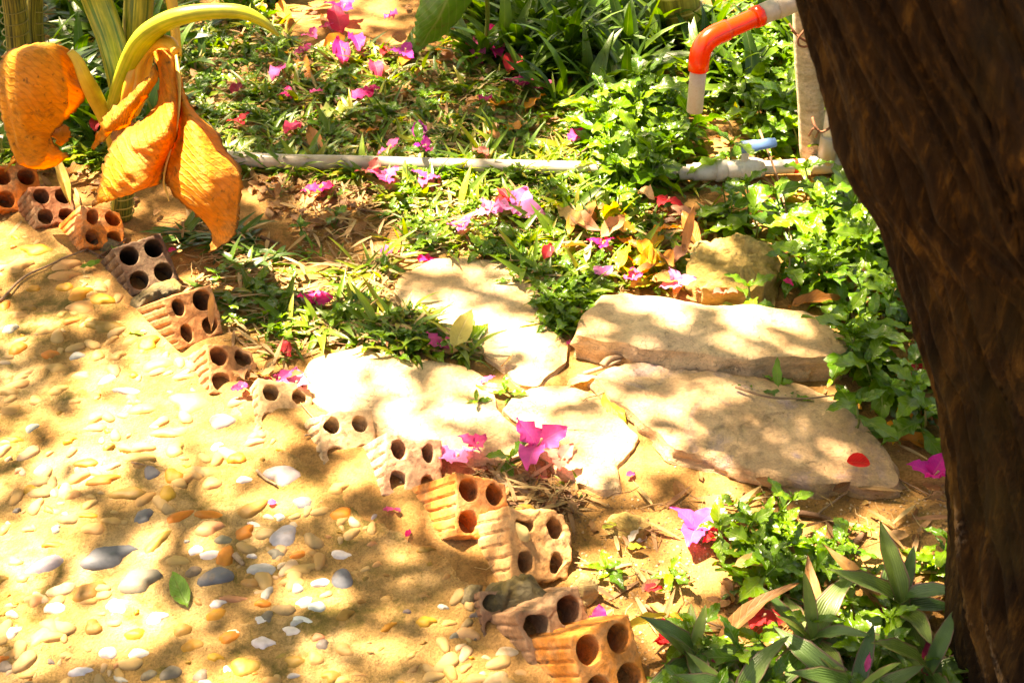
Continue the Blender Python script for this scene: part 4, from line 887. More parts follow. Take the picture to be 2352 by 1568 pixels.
def sprig_thing(px, py, seed, size, label, nodes=3, height=.06, group='creeping daisy plants with toothed leaves'):
    p = on_ground(px, py+height*pxm(px, py)*.7); st, parts = sprig(seed, size=size, nodes=nodes, height=height)
    e = empty('creeping_daisy_plant', p, label, 'plant', group)
    obj('stem', mdata('stem', st[0], st[1], M['stemg'], st[2]), e)
    for i, R, q, l in parts:
        o = obj('leaf', WLM[i], e, q, R); o.scale = (l, l, l)
    return e
s = Mat('green_stem'); M['stemg'] = s.done(s.ramp(s.rnd(), [(0, (.10,.14,.02)), (1, (.24,.17,.05))]), .6)
def blade(seed, wd=.045):
    r = random.Random(seed); cv = r.uniform(.25, 1.1); b = []
    V = []; U = []; n = 7
    for j in range(n):
        v = j/(n-1); w_ = wd*(1-v**2.2)*(.6+.8*min(1, v*3)) if j < n-1 else 0
        th = cv*v; y = math.sin(th)/cv*1.0; z = (1-math.cos(th))/cv
        for i, u in enumerate((-1, 0, 1)):
            V.append((u*w_, y, -z*.9+abs(u)*w_*.35)); U.append((u/2+.5, v))
    return np.array(V), np.array(quads(3, n)), np.array(U)
BL = [blade(i) for i in range(8)]; BLW = [blade(i+20, .07) for i in range(6)]
def tuft(seed, n=14, ln=.07, wide=False, up=.8, spread=.012):
    r = random.Random(seed); b = Batch()
    for i in range(n):
        R = rotm(r.uniform(0, 2*PI), r.uniform(.1, 1.2)*up, r.uniform(-.4,.4)); l = ln*r.uniform(.5, 1.15)
        b.add(r.choice(BLW if wide else BL), R, (r.gauss(0, spread), r.gauss(0, spread), 0), l)
    return b.tpl()
GT = [tuft(i) for i in range(6)]; GTs = [tuft(i+10, 12, .042, False, .6, .015) for i in range(6)]; GTw = [tuft(i+20, 12, .075, True, .75, .014) for i in range(5)]
GTl = [tuft(i+30, 13, .17, True, 1.25, .02) for i in range(5)]
ST = [sprig_tpl(i, size=s_, nodes=3, height=h_) for i, (s_, h_) in enumerate([(1,.06),(.9,.045),(1.15,.08),(.8,.03),(1.05,.07),(.95,.05)])]
STs = [sprig_tpl(i+40, size=.6, nodes=2, height=.02) for i in range(5)]

def scatter(name, tpls, mat, regions, zoff=0.0, smin=.8, smax=1.2, tilt=.15, label=None, flat=False, zr=0.0, avoid=True, kind='stuff', gaps=[]):
    """regions: (polygon in picture units, number); one object"""
    b = {i: ([], []) for i in range(len(tpls))}
    for poly, num in regions:
        xs_ = [p[0] for p in poly]; ys_ = [p[1] for p in poly]; x0, x1, y0, y1 = min(xs_), max(xs_), min(ys_), max(ys_)
        K = max(2000, num*8); qx = RNG.uniform(x0, x1, K); qy = RNG.uniform(y0, y1, K)
        sc_ = CH/((784-qy)/FPX*CP-SP)                # equal density on the ground, not in the picture
        ok = in_poly(qx, qy, poly) & (RNG.random(K) < (sc_/(CH/((784-y0)/FPX*CP-SP)))**2)
        if avoid:
            for s_ in STONES+gaps: ok &= ~in_poly(qx, qy, s_)
        qx, qy = qx[ok][:num], qy[ok][:num]; v_ = (784-qy)/FPX; u_ = (qx-1176)/FPX; t_ = (.005-CH)/(v_*CP-SP)
        wx, wy = u_*t_, (CP+v_*SP)*t_; wz = np.maximum(soil_h(wx, wy), path_h(wx, wy))
        for gx_, gy_, z in zip(wx, wy, wz):
            i = random.randrange(len(tpls)); sc = random.uniform(smin, smax)
            if flat: R = rotm(random.uniform(0, 2*PI), random.gauss(0, tilt), random.gauss(0, tilt))
            else: R = Matrix.Rotation(random.gauss(0, tilt), 3, 'X') @ Matrix.Rotation(random.gauss(0, tilt), 3, 'Y') @ Matrix.Rotation(random.uniform(0, 2*PI), 3, 'Z')
            b[i][0].append(np.array(R)*sc); b[i][1].append((gx_, gy_, z+zoff+random.uniform(0, zr)))
    Vs = []; Fs = []; Us = []; n = 0
    for i, (Ms_, Ls) in b.items():
        if not Ls: continue
        V, F, U = many(tpls[i], np.array(Ms_), np.array(Ls)); Vs.append(V); Fs.append(F+n); Us.append(U); n += len(V)
    o = obj(name, mdata(name, np.concatenate(Vs), np.concatenate(Fs), mat, np.concatenate(Us)))
    return tag(o, label, kind=kind)
STONES = [[(905,665),(960,612),(1040,597),(1130,600),(1195,632),(1228,668),(1240,700),(1268,752),(1298,795),(1300,830),(1260,850),(1190,870),(1105,800),(1030,765),(950,722)],
 [(1325,768),(1345,730),(1400,690),(1440,678),(1600,706),(1800,716),(1850,720),(1930,780),(1940,860),(1800,880),(1560,850),(1420,800)],
 [(695,872),(720,835),(770,812),(900,822),(1060,842),(1100,866),(1142,935),(1225,1010),(1150,1055),(940,1010),(735,935)],
 [(1160,942),(1190,908),(1320,884),(1412,948),(1446,1000),(1425,1120),(1325,1105),(1240,1045)],
 [(1370,866),(1400,845),(1560,850),(1750,870),(1905,910),(1950,942),(2040,1040),(2060,1100),(1870,1110),(1620,1060),(1470,935)],
 [(1580,625),(1600,580),(1700,555),(1780,600),(1780,660),(1610,665)]]
def blocked(px, py):
    return any(in_poly(np.array([px]), np.array([py]), s_)[0] for s_ in STONES)

ALL = [(-250,-500),(2600,-500),(2500,1700),(1340,1700),(1100,1260),(800,1060),(560,860),(420,740),(290,650),(200,560),(-100,470)]
WED = [(1330,265),(1480,225),(1570,250),(1640,110),(1790,20),(2400,-60),(2500,900),(2230,1060),(2160,990),(2060,985),(1960,890),(1945,745),(1800,700),(1790,560),(1640,530),(1560,440),(1480,470),(1370,430)]
WED2 = [(1660,1300),(1780,1265),(1850,1335),(1960,1330),(2170,1290),(2400,1270),(2500,1750),(1500,1750),(1500,1540),(1560,1470),(1650,1400)]
TOPR = [(1090,-400),(2400,-400),(2300,60),(1640,260),(1560,240),(1480,220),(1330,240),(1180,200),(1080,80)]
UPMID = [(420,60),(620,20),(700,120),(1080,90),(1180,200),(1340,260),(1370,420),(1300,380),(1000,380),(600,352),(440,340)]
TOPL = [(-250,-400),(620,-400),(640,20),(430,60),(440,340),(250,345),(-200,310)]
LIT = [(845,420),(900,390),(1350,400),(1500,480),(1560,560),(1560,660),(1370,665),(1290,760),(1245,690),(1220,640),(1180,600),(1060,580),(940,585),(900,480)]
TUFTS = [[(350,500),(420,500),(560,530),(650,590),(640,640),(560,630),(440,610),(400,560)],[(430,640),(560,630),(760,640),(830,700),(820,800),(700,800),(650,830),(560,810),(500,730)],[(780,700),(900,690),(1000,730),(1100,770),(1100,820),(960,820),(820,800)],[(1240,660),(1300,670),(1375,680),(1330,720),(1300,770),(1250,740)],[(770,600),(900,590),(900,660),(840,690),(780,650)]]
scatter('long_grass', GTl, M['grassd'], [(TOPR, 210), (TOPL, 170), ([(1090,0),(1560,0),(1560,150),(1400,190),(1100,150)], 70)], label='long-bladed dark grass growing at the top of the picture')
scatter('ground_grass', GT+GTw, M['grass'], [(TOPR, 260), (UPMID, 230), (TOPL, 360), (LIT, 150), (WED, 60), (TUFTS[2], 24), (TUFTS[4], 8), ([(0,345),(560,362),(560,384),(0,364)], 150), ([(560,372),(860,384),(860,398),(560,384)], 40), ([(700,382),(1250,390),(1250,402),(700,396)], 44), ([(980,388),(1560,398),(1560,420),(980,404)], 60), ([(560,366),(1400,384),(1400,400),(560,384)], 26)], tilt=.25, label='short mixed lawn grass on the shaded soil')
scatter('ground_weeds', STs+GTs, M['wed'], [(UPMID, 330), (LIT, 270), (TOPR, 160), (TOPL, 160), (TUFTS[3], 60), (TUFTS[1], 30), (TUFTS[2], 40), ([(600,350),(900,385),(900,470),(850,560),(700,600),(600,420)], 14)], tilt=.25, label='small low weeds between the grass blades')
scatter('creeper_cover', ST, M['wed'], [(WED2, 85), ([(1640,1215),(1780,1185),(1870,1250),(1960,1260),(1960,1340),(1700,1370),(1620,1310)], 34)], zr=.006, smin=.5, smax=.8, tilt=.3, label='low creeping daisy leaves filling the bed around the boat lilies')
scatter('creeper_cover', ST, M['wed'], [(WED, 460), ([(1330,280),(1560,260),(1500,460),(1370,420)], 40)], gaps=[[(1520,385),(1910,370),(1960,500),(1840,480),(1560,490)],[(1560,560),(1790,560),(1790,720),(1560,720)],[(1570,215),(1660,215),(1660,330),(1570,330)]], zr=.03, smin=.75, smax=1.25, tilt=.3, label='dense glossy creeping daisy cover under the pipe and around the trunk')
# ------------------------------------------------------------------ grass tufts one can tell apart
def tuft_thing(px, py, n, ln, seed, label, wide=True, up=.75, mat='grass', spread=.018):
    r = random.Random(seed); p = on_ground(px, py); e = empty('grass_tuft', p, label, 'grass', 'grass tufts between the bricks and the flagstones')
    for i in range(n):
        o = obj('blade', r.choice(BLM[mat][1 if wide else 0]), e, (r.gauss(0, spread), r.gauss(0, spread), 0), rotm(r.uniform(0, 2*PI), r.uniform(.1, 1.2)*up, r.uniform(-.4,.4)))
        l = ln*r.uniform(.5, 1.15); o.scale = (l, l, l)
BLM = {k: [[mdata('blade', b[0], b[1], M[k], b[2]) for b in L] for L in (BL, BLW)] for k in ('grass', 'grassd')}
for a in [(540,560,46,.095,1,'dark dense grass tuft under the tip of the drooping orange leaf'),(590,610,30,.085,2,'dark grass tuft at the edge of the bare soil, behind the sooty brick'),(430,545,22,.10,3,'arching grass tuft behind the sooty brown brick'),
 (560,690,34,.085,4,'bright grass tuft right beside the blackened brick with slit holes'),(640,740,34,.08,5,'grass tuft hanging over the brick row just above the brick stub'),(700,700,26,.07,6,'grass tuft holding a fallen magenta flower'),
 (760,760,40,.085,7,'large fanned grass tuft hiding the far corner of the sandy flagstone'),(830,740,24,.07,8,'grass tuft between the fanned tuft and the small orange leaf'),(940,740,30,.07,9,'low grass tuft between the two upper buff flagstones'),
 (1300,1125,16,.045,10,'tiny bright green grass tuft on the twiggy soil behind the bricks')]:
    tuft_thing(*a, mat='grassd' if a[4] in (1, 2, 3) else 'grass')
# ------------------------------------------------------------------ creeper plants one can tell apart
for a in [(1663,352,21,1.55,'largest creeper plant, its star of toothed leaves right in front of the blue valve handle'),(1735,500,22,1.35,'creeper plant reaching out over the dark gap below the pipe'),(1450,395,23,1.3,'bright sunlit creeper plant on the pipe between grass and valve'),
 (1520,330,24,1.3,'creeper plant in half shade directly above the pipe, under the spout'),(1400,470,25,1.1,'creeper plant over the heap of orange dry leaves'),(1700,165,26,1.25,'sunlit creeper plant just below the red arm'),
 (1780,250,27,1.3,'creeper plant at the foot of the pale post'),(1830,310,28,1.2,'creeper plant leaning against the upright pipe'),(1850,410,29,1.2,'creeper plant covering the pipe tee'),
 (1930,440,30,1.2,'dark creeper plant beside the trunk at the height of the pipe'),(1860,560,31,1.1,'dark creeper plant behind the curled orange leaf'),(1970,560,32,1.1,'shaded creeper plant against the trunk edge above the slab'),
 (1800,610,33,1.1,'creeper plant leaning on the mossy yellow rock'),(1710,680,34,.9,'creeper plant rooted behind the raised slab'),(2010,690,35,1.0,'creeper plant in shade between the slab corner and the trunk'),
 (1925,800,36,1.6,'tall creeper plant with large upright leaves at the corner of the raised slab'),(2000,850,37,1.3,'creeper plant behind the corner of the lilac flagstone, near the trunk'),(1960,945,38,1.2,'creeper plant spilling onto the lilac-patched flagstone corner'),
 (2110,940,39,1.1,'creeper plant beside the orange fallen leaf at the foot of the trunk'),(1690,885,40,.75,'small wilted creeper sprig lying on the lilac flagstone, with yellow flower remains'),(1820,905,41,.75,'creeper runner lying across the lilac flagstone'),
 (1780,870,45,.6,'little creeper shoot between slab and lilac flagstone'),(1420,1295,42,.6,'little creeper plant alone on the sunny soil'),(1545,1320,46,.6,'tiny creeper shoot in the sun patch on the soil'),
 (1765,1230,43,.5,'sunlit creeper plant on the bare soil, topmost of the lower bed'),(1700,1300,44,.65,'sunlit creeper plant beside the long pale dry leaf'),(1845,1300,47,.55,'creeper plant between the sunny soil and the boat lilies'),
 (1880,1440,48,.85,'creeper plant between the two largest boat lilies'),(1690,1470,49,.9,'creeper plant with broad leaves at the lower edge of the bed'),(1990,1495,50,1.0,'creeper plant with a pink bud at its middle'),
 (2110,1270,51,.6,'creeper plant beside the lower part of the trunk'),(985,345,52,1.0,'single leafy sprig standing in front of the white pipe'),(1150,1050,53,.8,'leafy green sprig between the two large pink flowers'),
 (1180,900,54,.55,'small creeper shoot in the joint between the flagstones'),(1160,635,55,.5,'small green shoot growing onto the far buff flagstone'),(880,615,56,.6,'small sunlit weed on the straw beside the far flagstone'),(1090,905,57,.4,'tiny weed at the edge of the sandy flagstone')]:
    sprig_thing(a[0], a[1], a[2], a[3], a[4], height=.03+.03*a[3] if a[3] > .8 else .018)

# ------------------------------------------------------------------ boat lilies
rl = leaf_tpl([0,.12,.3,.5,.7,.85,.95,1], [.09,.11,.145,.15,.115,.07,.03,0], 6, .4, .32, .4, 0)
RL = [mdata('leaf', *t[:2], M['rhoeo'], t[2]) for t in (rl, leaf_tpl([0,.12,.3,.5,.7,.85,.95,1], [.10,.12,.15,.15,.12,.07,.03,0], 6, .6, .55, .5, .3), leaf_tpl([0,.15,.35,.55,.75,.88,.96,1], [.07,.09,.11,.11,.08,.05,.02,0], 6, .3, .05, 0, -.2))]
def lily(px, py, seed, n, ln, label, z=.03):
    r = random.Random(seed); p = W(px, py, z); p.z = z*.3; e = empty('boat_lily', p, label, 'plant', 'boat lilies in the lower bed')
    for i in range(n):
        f = i/n; az = r.uniform(-.2,.2)+i*2.4; el = .25+1.0*f+r.uniform(-.12,.12); l = ln*r.uniform(.8, 1.1)*(1-.25*f)
        o = obj('leaf', r.choice(RL), e, (0, 0, .004*i), rotm(az, el, 0)); o.scale = (l, l, l)
    o = obj('bract', RL[1], e, (0,0,.01), rotm(1.2+seed, 1.0, 0)); o.scale = (ln*.35,)*3; o.data = o.data.copy(); o.data.materials[0] = M['petal']; o.color = (.35,.02,.08,1)
lily(2065,1395,1,9,0.122,'largest boat lily with wide grey-green leaves and a crimson bract, beside the trunk')
lily(1865,1475,2,9,0.114,'boat lily with a brown dead leaf standing in its middle')
lily(1590,1500,3,7,0.097,'boat lily at the sunny edge of the bed, nearest the clean orange brick')
lily(1960,1600,4,8,0.122,'boat lily cut by the lower edge, next to the creeper with the pink bud')
lily(2130,1545,5,7,0.131,'boat lily with one tall dark upright leaf against the trunk')
lily(1700,1610,6,7,0.106,'boat lily in the darkest corner along the lower edge')
for (x, y, az, l, lab) in ((1880,1470,.15,.10,'brown dead boat lily leaf standing upright among green ones'),(1660,1480,-1.0,.11,'thin brown dead leaf arching over the sunny edge of the bed'),(2020,1405,.9,.10,'narrow brown dead leaf arching towards the largest boat lily')):
    o = obj('dead_leaf', RL[1].copy(), None, W(x, y, .02), rotm(az, 1.0, 0)); o.scale = (l*.7, l, l); o.data.materials[0] = M['litter']; tag(o, lab, 'leaf')

# ------------------------------------------------------------------ fallen leaves
FLM = [mdata('leaf', t[0], t[1], M['fallen'], t[2]) for t in FL]
YG=(.42,.46,.03); GR=(.13,.32,.02); OG=(.74,.27,.015); YE=(.78,.46,.02); BR=(.40,.15,.025); PA=(.60,.46,.22); SA=(.62,.28,.16); RD=(.55,.05,.02)
def fallen(px, py, lpx, ang, colr, label, wide=1.0, lift=.006, tilt=0.0, roll=0.0, shape=None, name='fallen_leaf', cat_='leaf', mds=None, group='fallen leaves'):
    """ang: heading in the picture, degrees anticlockwise from rightwards"""
    wide *= (.6 if mds is not None else .72)*(1-.42*abs(math.sin(math.radians(ang)))); a = math.radians(ang); h0 = top_h(*W(px, py, .01)[:2]) if not any(in_poly(np.array([px]), np.array([py]), s_)[0] for s_ in STONES[:5]) else (.052 if in_poly(np.array([px]), np.array([py]), STONES[1])[0] else .022 if not in_poly(np.array([px]), np.array([py]), STONES[4])[0] else .034)
    z = h0+lift; c = W(px, py, z); b = W(px-lpx/2*math.cos(a), py+lpx/2*math.sin(a), z); d = (c-b); L = d.length*2; az = math.atan2(d.y, d.x)-PI/2
    mds = mds or FLM; sh = (shape if shape is not None else int(abs(px*7+py*3))) % len(mds)
    o = obj(name, mds[sh], None, b, rotm(az, tilt, roll), colr); o.scale = (L*wide*1.15, L, L*.9)
    return tag(o, label, cat_, group)
for a in [(413,1356,84,115,GR,'whole green leaf lying alone on the pebbled path',1.5,.004,.1),(310,762,44,160,GR,'small green leaf on the path beside the blackened brick',1.,.004),(208,607,50,15,GR,'narrow green leaf on the path between the bright orange and the sooty brick',.8,.01),
 (262,566,26,100,GR,'tiny green leaf scrap at the upper corner of the sooty brick',1.2,.02),(1405,932,72,-55,YG,'bright yellow-green leaf on the joint between the pale and the lilac flagstone',1.6,.012,.2),
 (1135,893,86,-10,YG,'long yellow-green leaf at the edge of the sandy flagstone',.8,.01),(1060,768,74,60,(.50,.46,.12),'pale yellow-green leaf on the far buff flagstone',1.6,.012,.2),(868,778,50,0,(.62,.36,.18),'small salmon-orange leaf in the grass by the sandy flagstone',1.3,.02),
 (1340,866,84,25,PA,'curled pale dry leaf between raised slab and lilac flagstone',1.1,.012,.2),(1780,868,46,110,GR,'pointed green leaf standing at the foot of the raised slab',1.4,.01,.6),(1985,765,64,60,(.30,.38,.03),'round lime-green leaf behind the corner of the raised slab',2.,.04,.5),
 (1475,655,64,10,YG,'pale lime folded leaf just behind the raised slab',1.2,.02,.2),(1500,600,90,10,YE,'large spotted yellow leaf on the leaf heap',1.5,.035,.1),(1430,595,60,70,YE,'yellow leaf half under the spotted yellow leaf',1.2,.025,.3),
 (1410,530,70,30,(.58,.26,.10),'crumpled salmon-coloured dry leaf on the leaf heap',1.3,.04,.4),(1480,470,64,-60,(.6,.34,.16),'pale crumpled leaf sticking up between the creeper leaves',1.,.05,.6),(1525,530,70,10,OG,'orange dry leaf at the back of the leaf heap',1.2,.04,.3),
 (1582,560,66,65,(.50,.24,.08),'tall curled dry leaf standing between leaf heap and mossy rock',.7,.03,.9),(1310,508,110,-50,(.5,.34,.1),'long narrow folded brown leaf lying in front of the leaf heap',.5,.03,.1),(1530,620,70,-75,BR,'brown dry leaf standing beside the mossy rock',1.,.02,.6),
 (1455,560,80,-20,OG,'dull orange leaf under the crumpled salmon leaf',1.2,.025),(1370,500,60,40,BR,'brown leaf in the shaded edge of the leaf heap',1.,.02),(1350,585,40,80,PA,'pale brown curled leaf on the lit weeds',1.,.03,.4),(1560,590,60,40,SA,'salmon leaf lying against the mossy rock',1.1,.03,.3),
 (1825,590,64,-20,(.55,.20,.05),'curled orange-brown leaf among the creeper above the slab',1.1,.05,.2),(1870,700,120,5,BR,'long dark brown wavy leaf along the back of the slab',.6,.03,.3),(1620,665,50,20,SA,'salmon leaf tucked between rock and slab',1.,.02),
 (1100,203,52,25,PA,'small pale tan leaf in the upper lawn',1.3,.015,.1),(1090,183,44,-5,(.5,.27,.1),'small tan-orange leaf right behind the pale tan leaf',1.1,.02),(1150,235,70,20,OG,'orange dry leaf in the upper lawn, under a dull pink bract',1.,.02),(1225,240,50,40,OG,'bright orange leaf beside the orange dry leaf of the upper lawn',1.2,.02,.3),
 (1385,242,70,20,(.6,.35,.08),'pale orange and yellow leaf between the creeper plants above the pipe',.7,.05,.2),(920,212,56,-10,BR,'reddish brown leaf in the shaded upper lawn',1.2,.015),(700,180,80,0,BR,'large brown leaf in shade behind the orange dead leaf',1.,.012),(735,18,90,10,(.36,.2,.12),'greyish pink dry leaf at the top beside the magenta flower',.8,.01),
 (845,245,40,30,(.45,.38,.1),'dull yellow leaf on the shaded lawn',1.2,.015),(760,250,60,60,(.2,.26,.06),'olive leaf on the shaded lawn behind the drooping dead leaf',1.,.02),(1030,130,50,-20,BR,'brown leaf below the hanging broad leaf',1.,.015),
 (740,510,110,15,(.42,.22,.07),'long split brown leaf on the bare soil in front of the pipe',.5,.008),(640,470,60,20,(.4,.22,.08),'brown leaf beside the sunlit straw patch near the pipe',1.,.01),(1210,1172,62,-10,(.62,.36,.05),'orange-yellow leaf on the soil between two bricks',1.2,.012,.1),
 (1740,1290,120,10,(.64,.45,.16),'long pale apricot leaf in the sunny creeper bed',.75,.03,.1),(1800,1305,60,-20,OG,'small orange leaf touching the long pale apricot leaf',1.1,.03),(2060,985,90,-15,OG,'orange leaf beside the trunk, in front of the flagstone corner',1.1,.012,.1),
 (2110,1010,110,-10,(.66,.25,.02),'largest orange leaf at the foot of the trunk',1.,.012),(2085,930,60,30,YE,'yellow-orange leaf above the largest orange leaf by the trunk',1.,.03,.2),(2075,880,60,50,(.4,.17,.08),'reddish brown leaf between trunk and creeper',1.,.03,.4),
 (1990,720,60,-40,OG,'orange leaf in deep shade by the trunk',.9,.02),(2050,660,60,60,(.3,.2,.03),'olive-brown leaf leaning on the trunk edge',1.2,.04,.5),(1460,1255,40,10,(.56,.56,.04),'lime yellow leaf scrap on the soil in front of the white stone',1.6,.012,.2),
 (1455,1230,40,60,(.5,.46,.36),'grey papery leaf scrap beside the flat white stone',1.4,.012,.3),(1400,1210,40,10,(.3,.34,.03),'green-yellow leaf edge beside the papery leaf scrap',1.,.012,.3),(1438,1245,32,120,(.6,.3,.15),'tiny orange curled leaf next to the papery scrap',1.,.01,.5),
 (1210,1345,44,-60,(.5,.25,.08),'orange-brown leaf behind the dark cement lump',.7,.02,.5),(1340,1345,1,0,OG,None),(1690,1250,60,60,(.62,.5,.1),'yellow leaf under the sunlit creeper plants',1.,.02),(1480,1430,110,20,(.5,.42,.05),'ragged yellow-green leaf arching over the clean orange brick',.5,.05,.2),
 (1560,1420,60,-30,OG,'orange dry leaf at the shady edge of the lower bed',1.,.015),(1830,1410,70,10,(.6,.4,.22),'pale pinkish leaf behind the brown-leaved boat lily',.8,.03),(2080,1330,60,20,(.45,.3,.08),'tan leaf beside the largest boat lily',1.,.02),(520,455,26,70,OG,'thin orange leaf strip standing on the soil below the drooping leaf',.4,.02,1.2),
 (150,440,70,110,(.5,.36,.08),'yellowish dry leaf standing behind the bright orange brick',.7,.04,.8),(60,380,60,40,BR,'brown leaf in the dark corner behind the bricks',1.,.05,.3),(175,395,70,20,(.5,.22,.04),'orange-brown leaf on the dark soil behind the brick row',1.,.02,.2),(610,865,60,-20,(.5,.3,.1),'tan curled leaf beside the brick stub',1.,.015,.3),
 (620,845,40,70,PA,'pale dry leaf under the grass by the brick stub',1.,.02,.3),(495,733,56,70,(.45,.25,.1),'dry curled leaf leaning on the blackened brick',.6,.04,1.),(1030,808,50,-10,(.55,.32,.1),'orange-brown leaf in the gap in front of the far flagstone',1.,.01,.1),(955,800,40,20,(.5,.3,.1),'small brown leaf against the sandy flagstone edge',1.,.01)]:
    if a[5]: fallen(*a[:6], *(a[6:]))

# ------------------------------------------------------------------ bougainvillea: fallen flowers and single bracts
def bract(seed, fold=.25, curl=.35, wave=1.2):
    r = random.Random(seed); return leaf_tpl([0,.08,.2,.35,.5,.65,.8,.92,1], [.05,.18,.32,.39,.40,.34,.22,.09,0], 8, fold*r.uniform(.3,1.3), curl*r.uniform(.2,1.4), wave*r.uniform(.8,2.2), r.uniform(-.5,.5), seed)
BRM = [mdata('bract', *(t := bract(i))[:2], M['petal'], t[2]) for i in range(8)]
MG=(.80,.015,.20); PK=(.80,.10,.32); LI=(.78,.25,.55); PU=(.55,.02,.36); CR=(.62,.02,.03); SL=(.80,.24,.18); DM=(.42,.03,.14); PP=(.84,.45,.52)
def flower(px, py, wpx, colr, label, seed=0, lift=.012, n=3):
    p = on_ground(px, py, .022 if (py < 700 and px > 850) or py < 350 else .006); wpx *= 1.2 if py > 350 else .95
    for i, s_ in enumerate(STONES[:5]):
        if in_poly(np.array([px]), np.array([py]), s_)[0]: p = W(px, py, (.02,.05,.02,.018,.034)[i])
    r = random.Random(seed+px); L = wpx/pxm(px, py)*.62; e = empty('bougainvillea_flower', p+Vector((0,0,lift*.4)), label, 'flower', 'fallen bougainvillea flowers')
    az = r.uniform(0, 6)
    for i in range(n):
        j = [min(1, max(0, c*r.uniform(.85,1.15))) for c in colr]
        o = obj('bract', BRM[r.randrange(8)], e, (0,0,lift*.3), rotm(az+i*2*PI/n+r.uniform(-.4,.4), r.uniform(.15,1.0), r.uniform(-.3,.3)), j); o.scale = (L, L, L)
    tp = tube([(0,0,0),(L*.1,-L*.1,L*.25),(L*.15,-L*.15,L*.45)], [.0014,.0014,.002], 6); obj('floret', mdata('floret', tp[0], tp[1], M['petal'], tp[2]), e, None, None, (.75,.6,.35))
    return e
for a in [(788,30,72,MG,'big magenta flower at the very top on the bare soil'),(716,88,40,PK,'pink flower in the sun below the big topmost magenta flower',1),(928,128,56,(.7,.08,.5),'lilac-pink flower on a twig in the upper lawn',2),(885,126,40,CR,'crimson flower right next to the lilac-pink one in the upper lawn',3),
 (698,125,44,DM,'small dark pink flower cluster behind the yellow cane stalk',4),(550,290,52,CR,'red and pink flower beside the drooping orange leaf',5),(738,445,58,MG,'magenta flower on the shaded soil in front of the white pipe',6),(885,422,58,PK,'bright pink flower in the sun just in front of the pipe',7),
 (856,404,50,SL,'dried salmon flower touching the bright pink flower by the pipe',8),(980,420,50,PK,'rosy flower among the sunlit weeds in front of the pipe',9),(1185,488,88,LI,'largest pale lilac flower lying in the full sun patch',10),(1125,494,56,LI,'pale lilac flower bleached by the sun, beside the largest lilac one',11),
 (1168,466,60,CR,'dried red flower behind the two pale lilac ones',12),(720,702,66,MG,'magenta flower sitting on top of the grass tuft by the flagstones',13),(1010,802,54,PK,'crumpled pink flower in the gap between the buff flagstones',14),(640,882,50,PK,'rosy flower in the litter behind the brick row',15),
 (678,893,62,LI,'pale pink flower just behind the worn sand-coloured brick',16),(556,900,34,DM,'dark magenta dried flower in front of the brick stub',17),(1045,1062,80,LI,'large faded pink flower cluster behind the whitish pink brick',18),(1092,1032,58,PK,'deep pink flower between the faded cluster and the green sprig',19),
 (1232,1032,104,(.82,.10,.42),'largest bright pink flower, standing upright beside the pale flagstone',20),(1288,1066,60,SL,'pale coral flower lying flat on the pale flagstone edge',21),(1595,1226,92,(.80,.10,.42),'big pink flower lying on the sunny bare soil',22),(1640,1246,44,CR,'red flower partly under the big pink one on the sunny soil',23),
 (2137,1102,84,(.82,.02,.36),'magenta flower on the soil directly beside the trunk',24),(1378,1440,58,MG,'magenta flower just behind the clean orange brick',25),(1380,572,44,MG,'magenta flower standing on the weeds behind the far flagstone',26),(1450,648,42,PK,'pink flower beside the pale lime folded leaf',27),
 (1385,640,40,LI,'pale pink flower near the back of the raised slab',28),(660,224,38,MG,'magenta flower in the shaded lawn behind the drooping leaf',29),(895,350,56,PK,'pink flower lying on the top of the white pipe',30),(975,347,50,(.75,.03,.35),'purplish pink flower resting on the pipe beside the leafy sprig',31),
 (1200,205,70,DM,'dull withered pink flower in the shade above the pipe',32),(1245,210,50,DM,'second withered dull pink flower, beside the orange leaf',33),(2108,868,50,CR,'dried red flower beside the trunk above the orange leaves',34),(1555,664,58,LI,'pale pink flower on the back edge of the raised slab',35),(1660,682,44,SL,'washed-out coral flower between the mossy rock and the slab',36),
 (1060,532,50,PK,'rosy flower on the lit grass behind the far flagstone',37),(1540,1470,60,CR,'red flower in the shade of the lower bed near the boat lily',38),(1745,1425,70,(.75,.05,.06),'bright red flower under the boat lily leaves',39),(460,1160,1,CR,None),(1530,470,50,CR,'red dried flower between the creeper leaves and the dry leaf heap',40),(750,70,34,PK,'pink flower behind the pink one near the top, on the dry leaves',41)]:
    if a[4]: flower(*a[:5], *(a[5:]))
GB2 = 'single fallen bougainvillea bracts'
RB = [mdata('bract', *(leaf_tpl([0,.08,.25,.45,.65,.82,.94,1], [.05,.2,.34,.40,.38,.28,.14,0], 8, .55, .1, .3)[:2]), M['petal'], bract(0)[2][:72])]
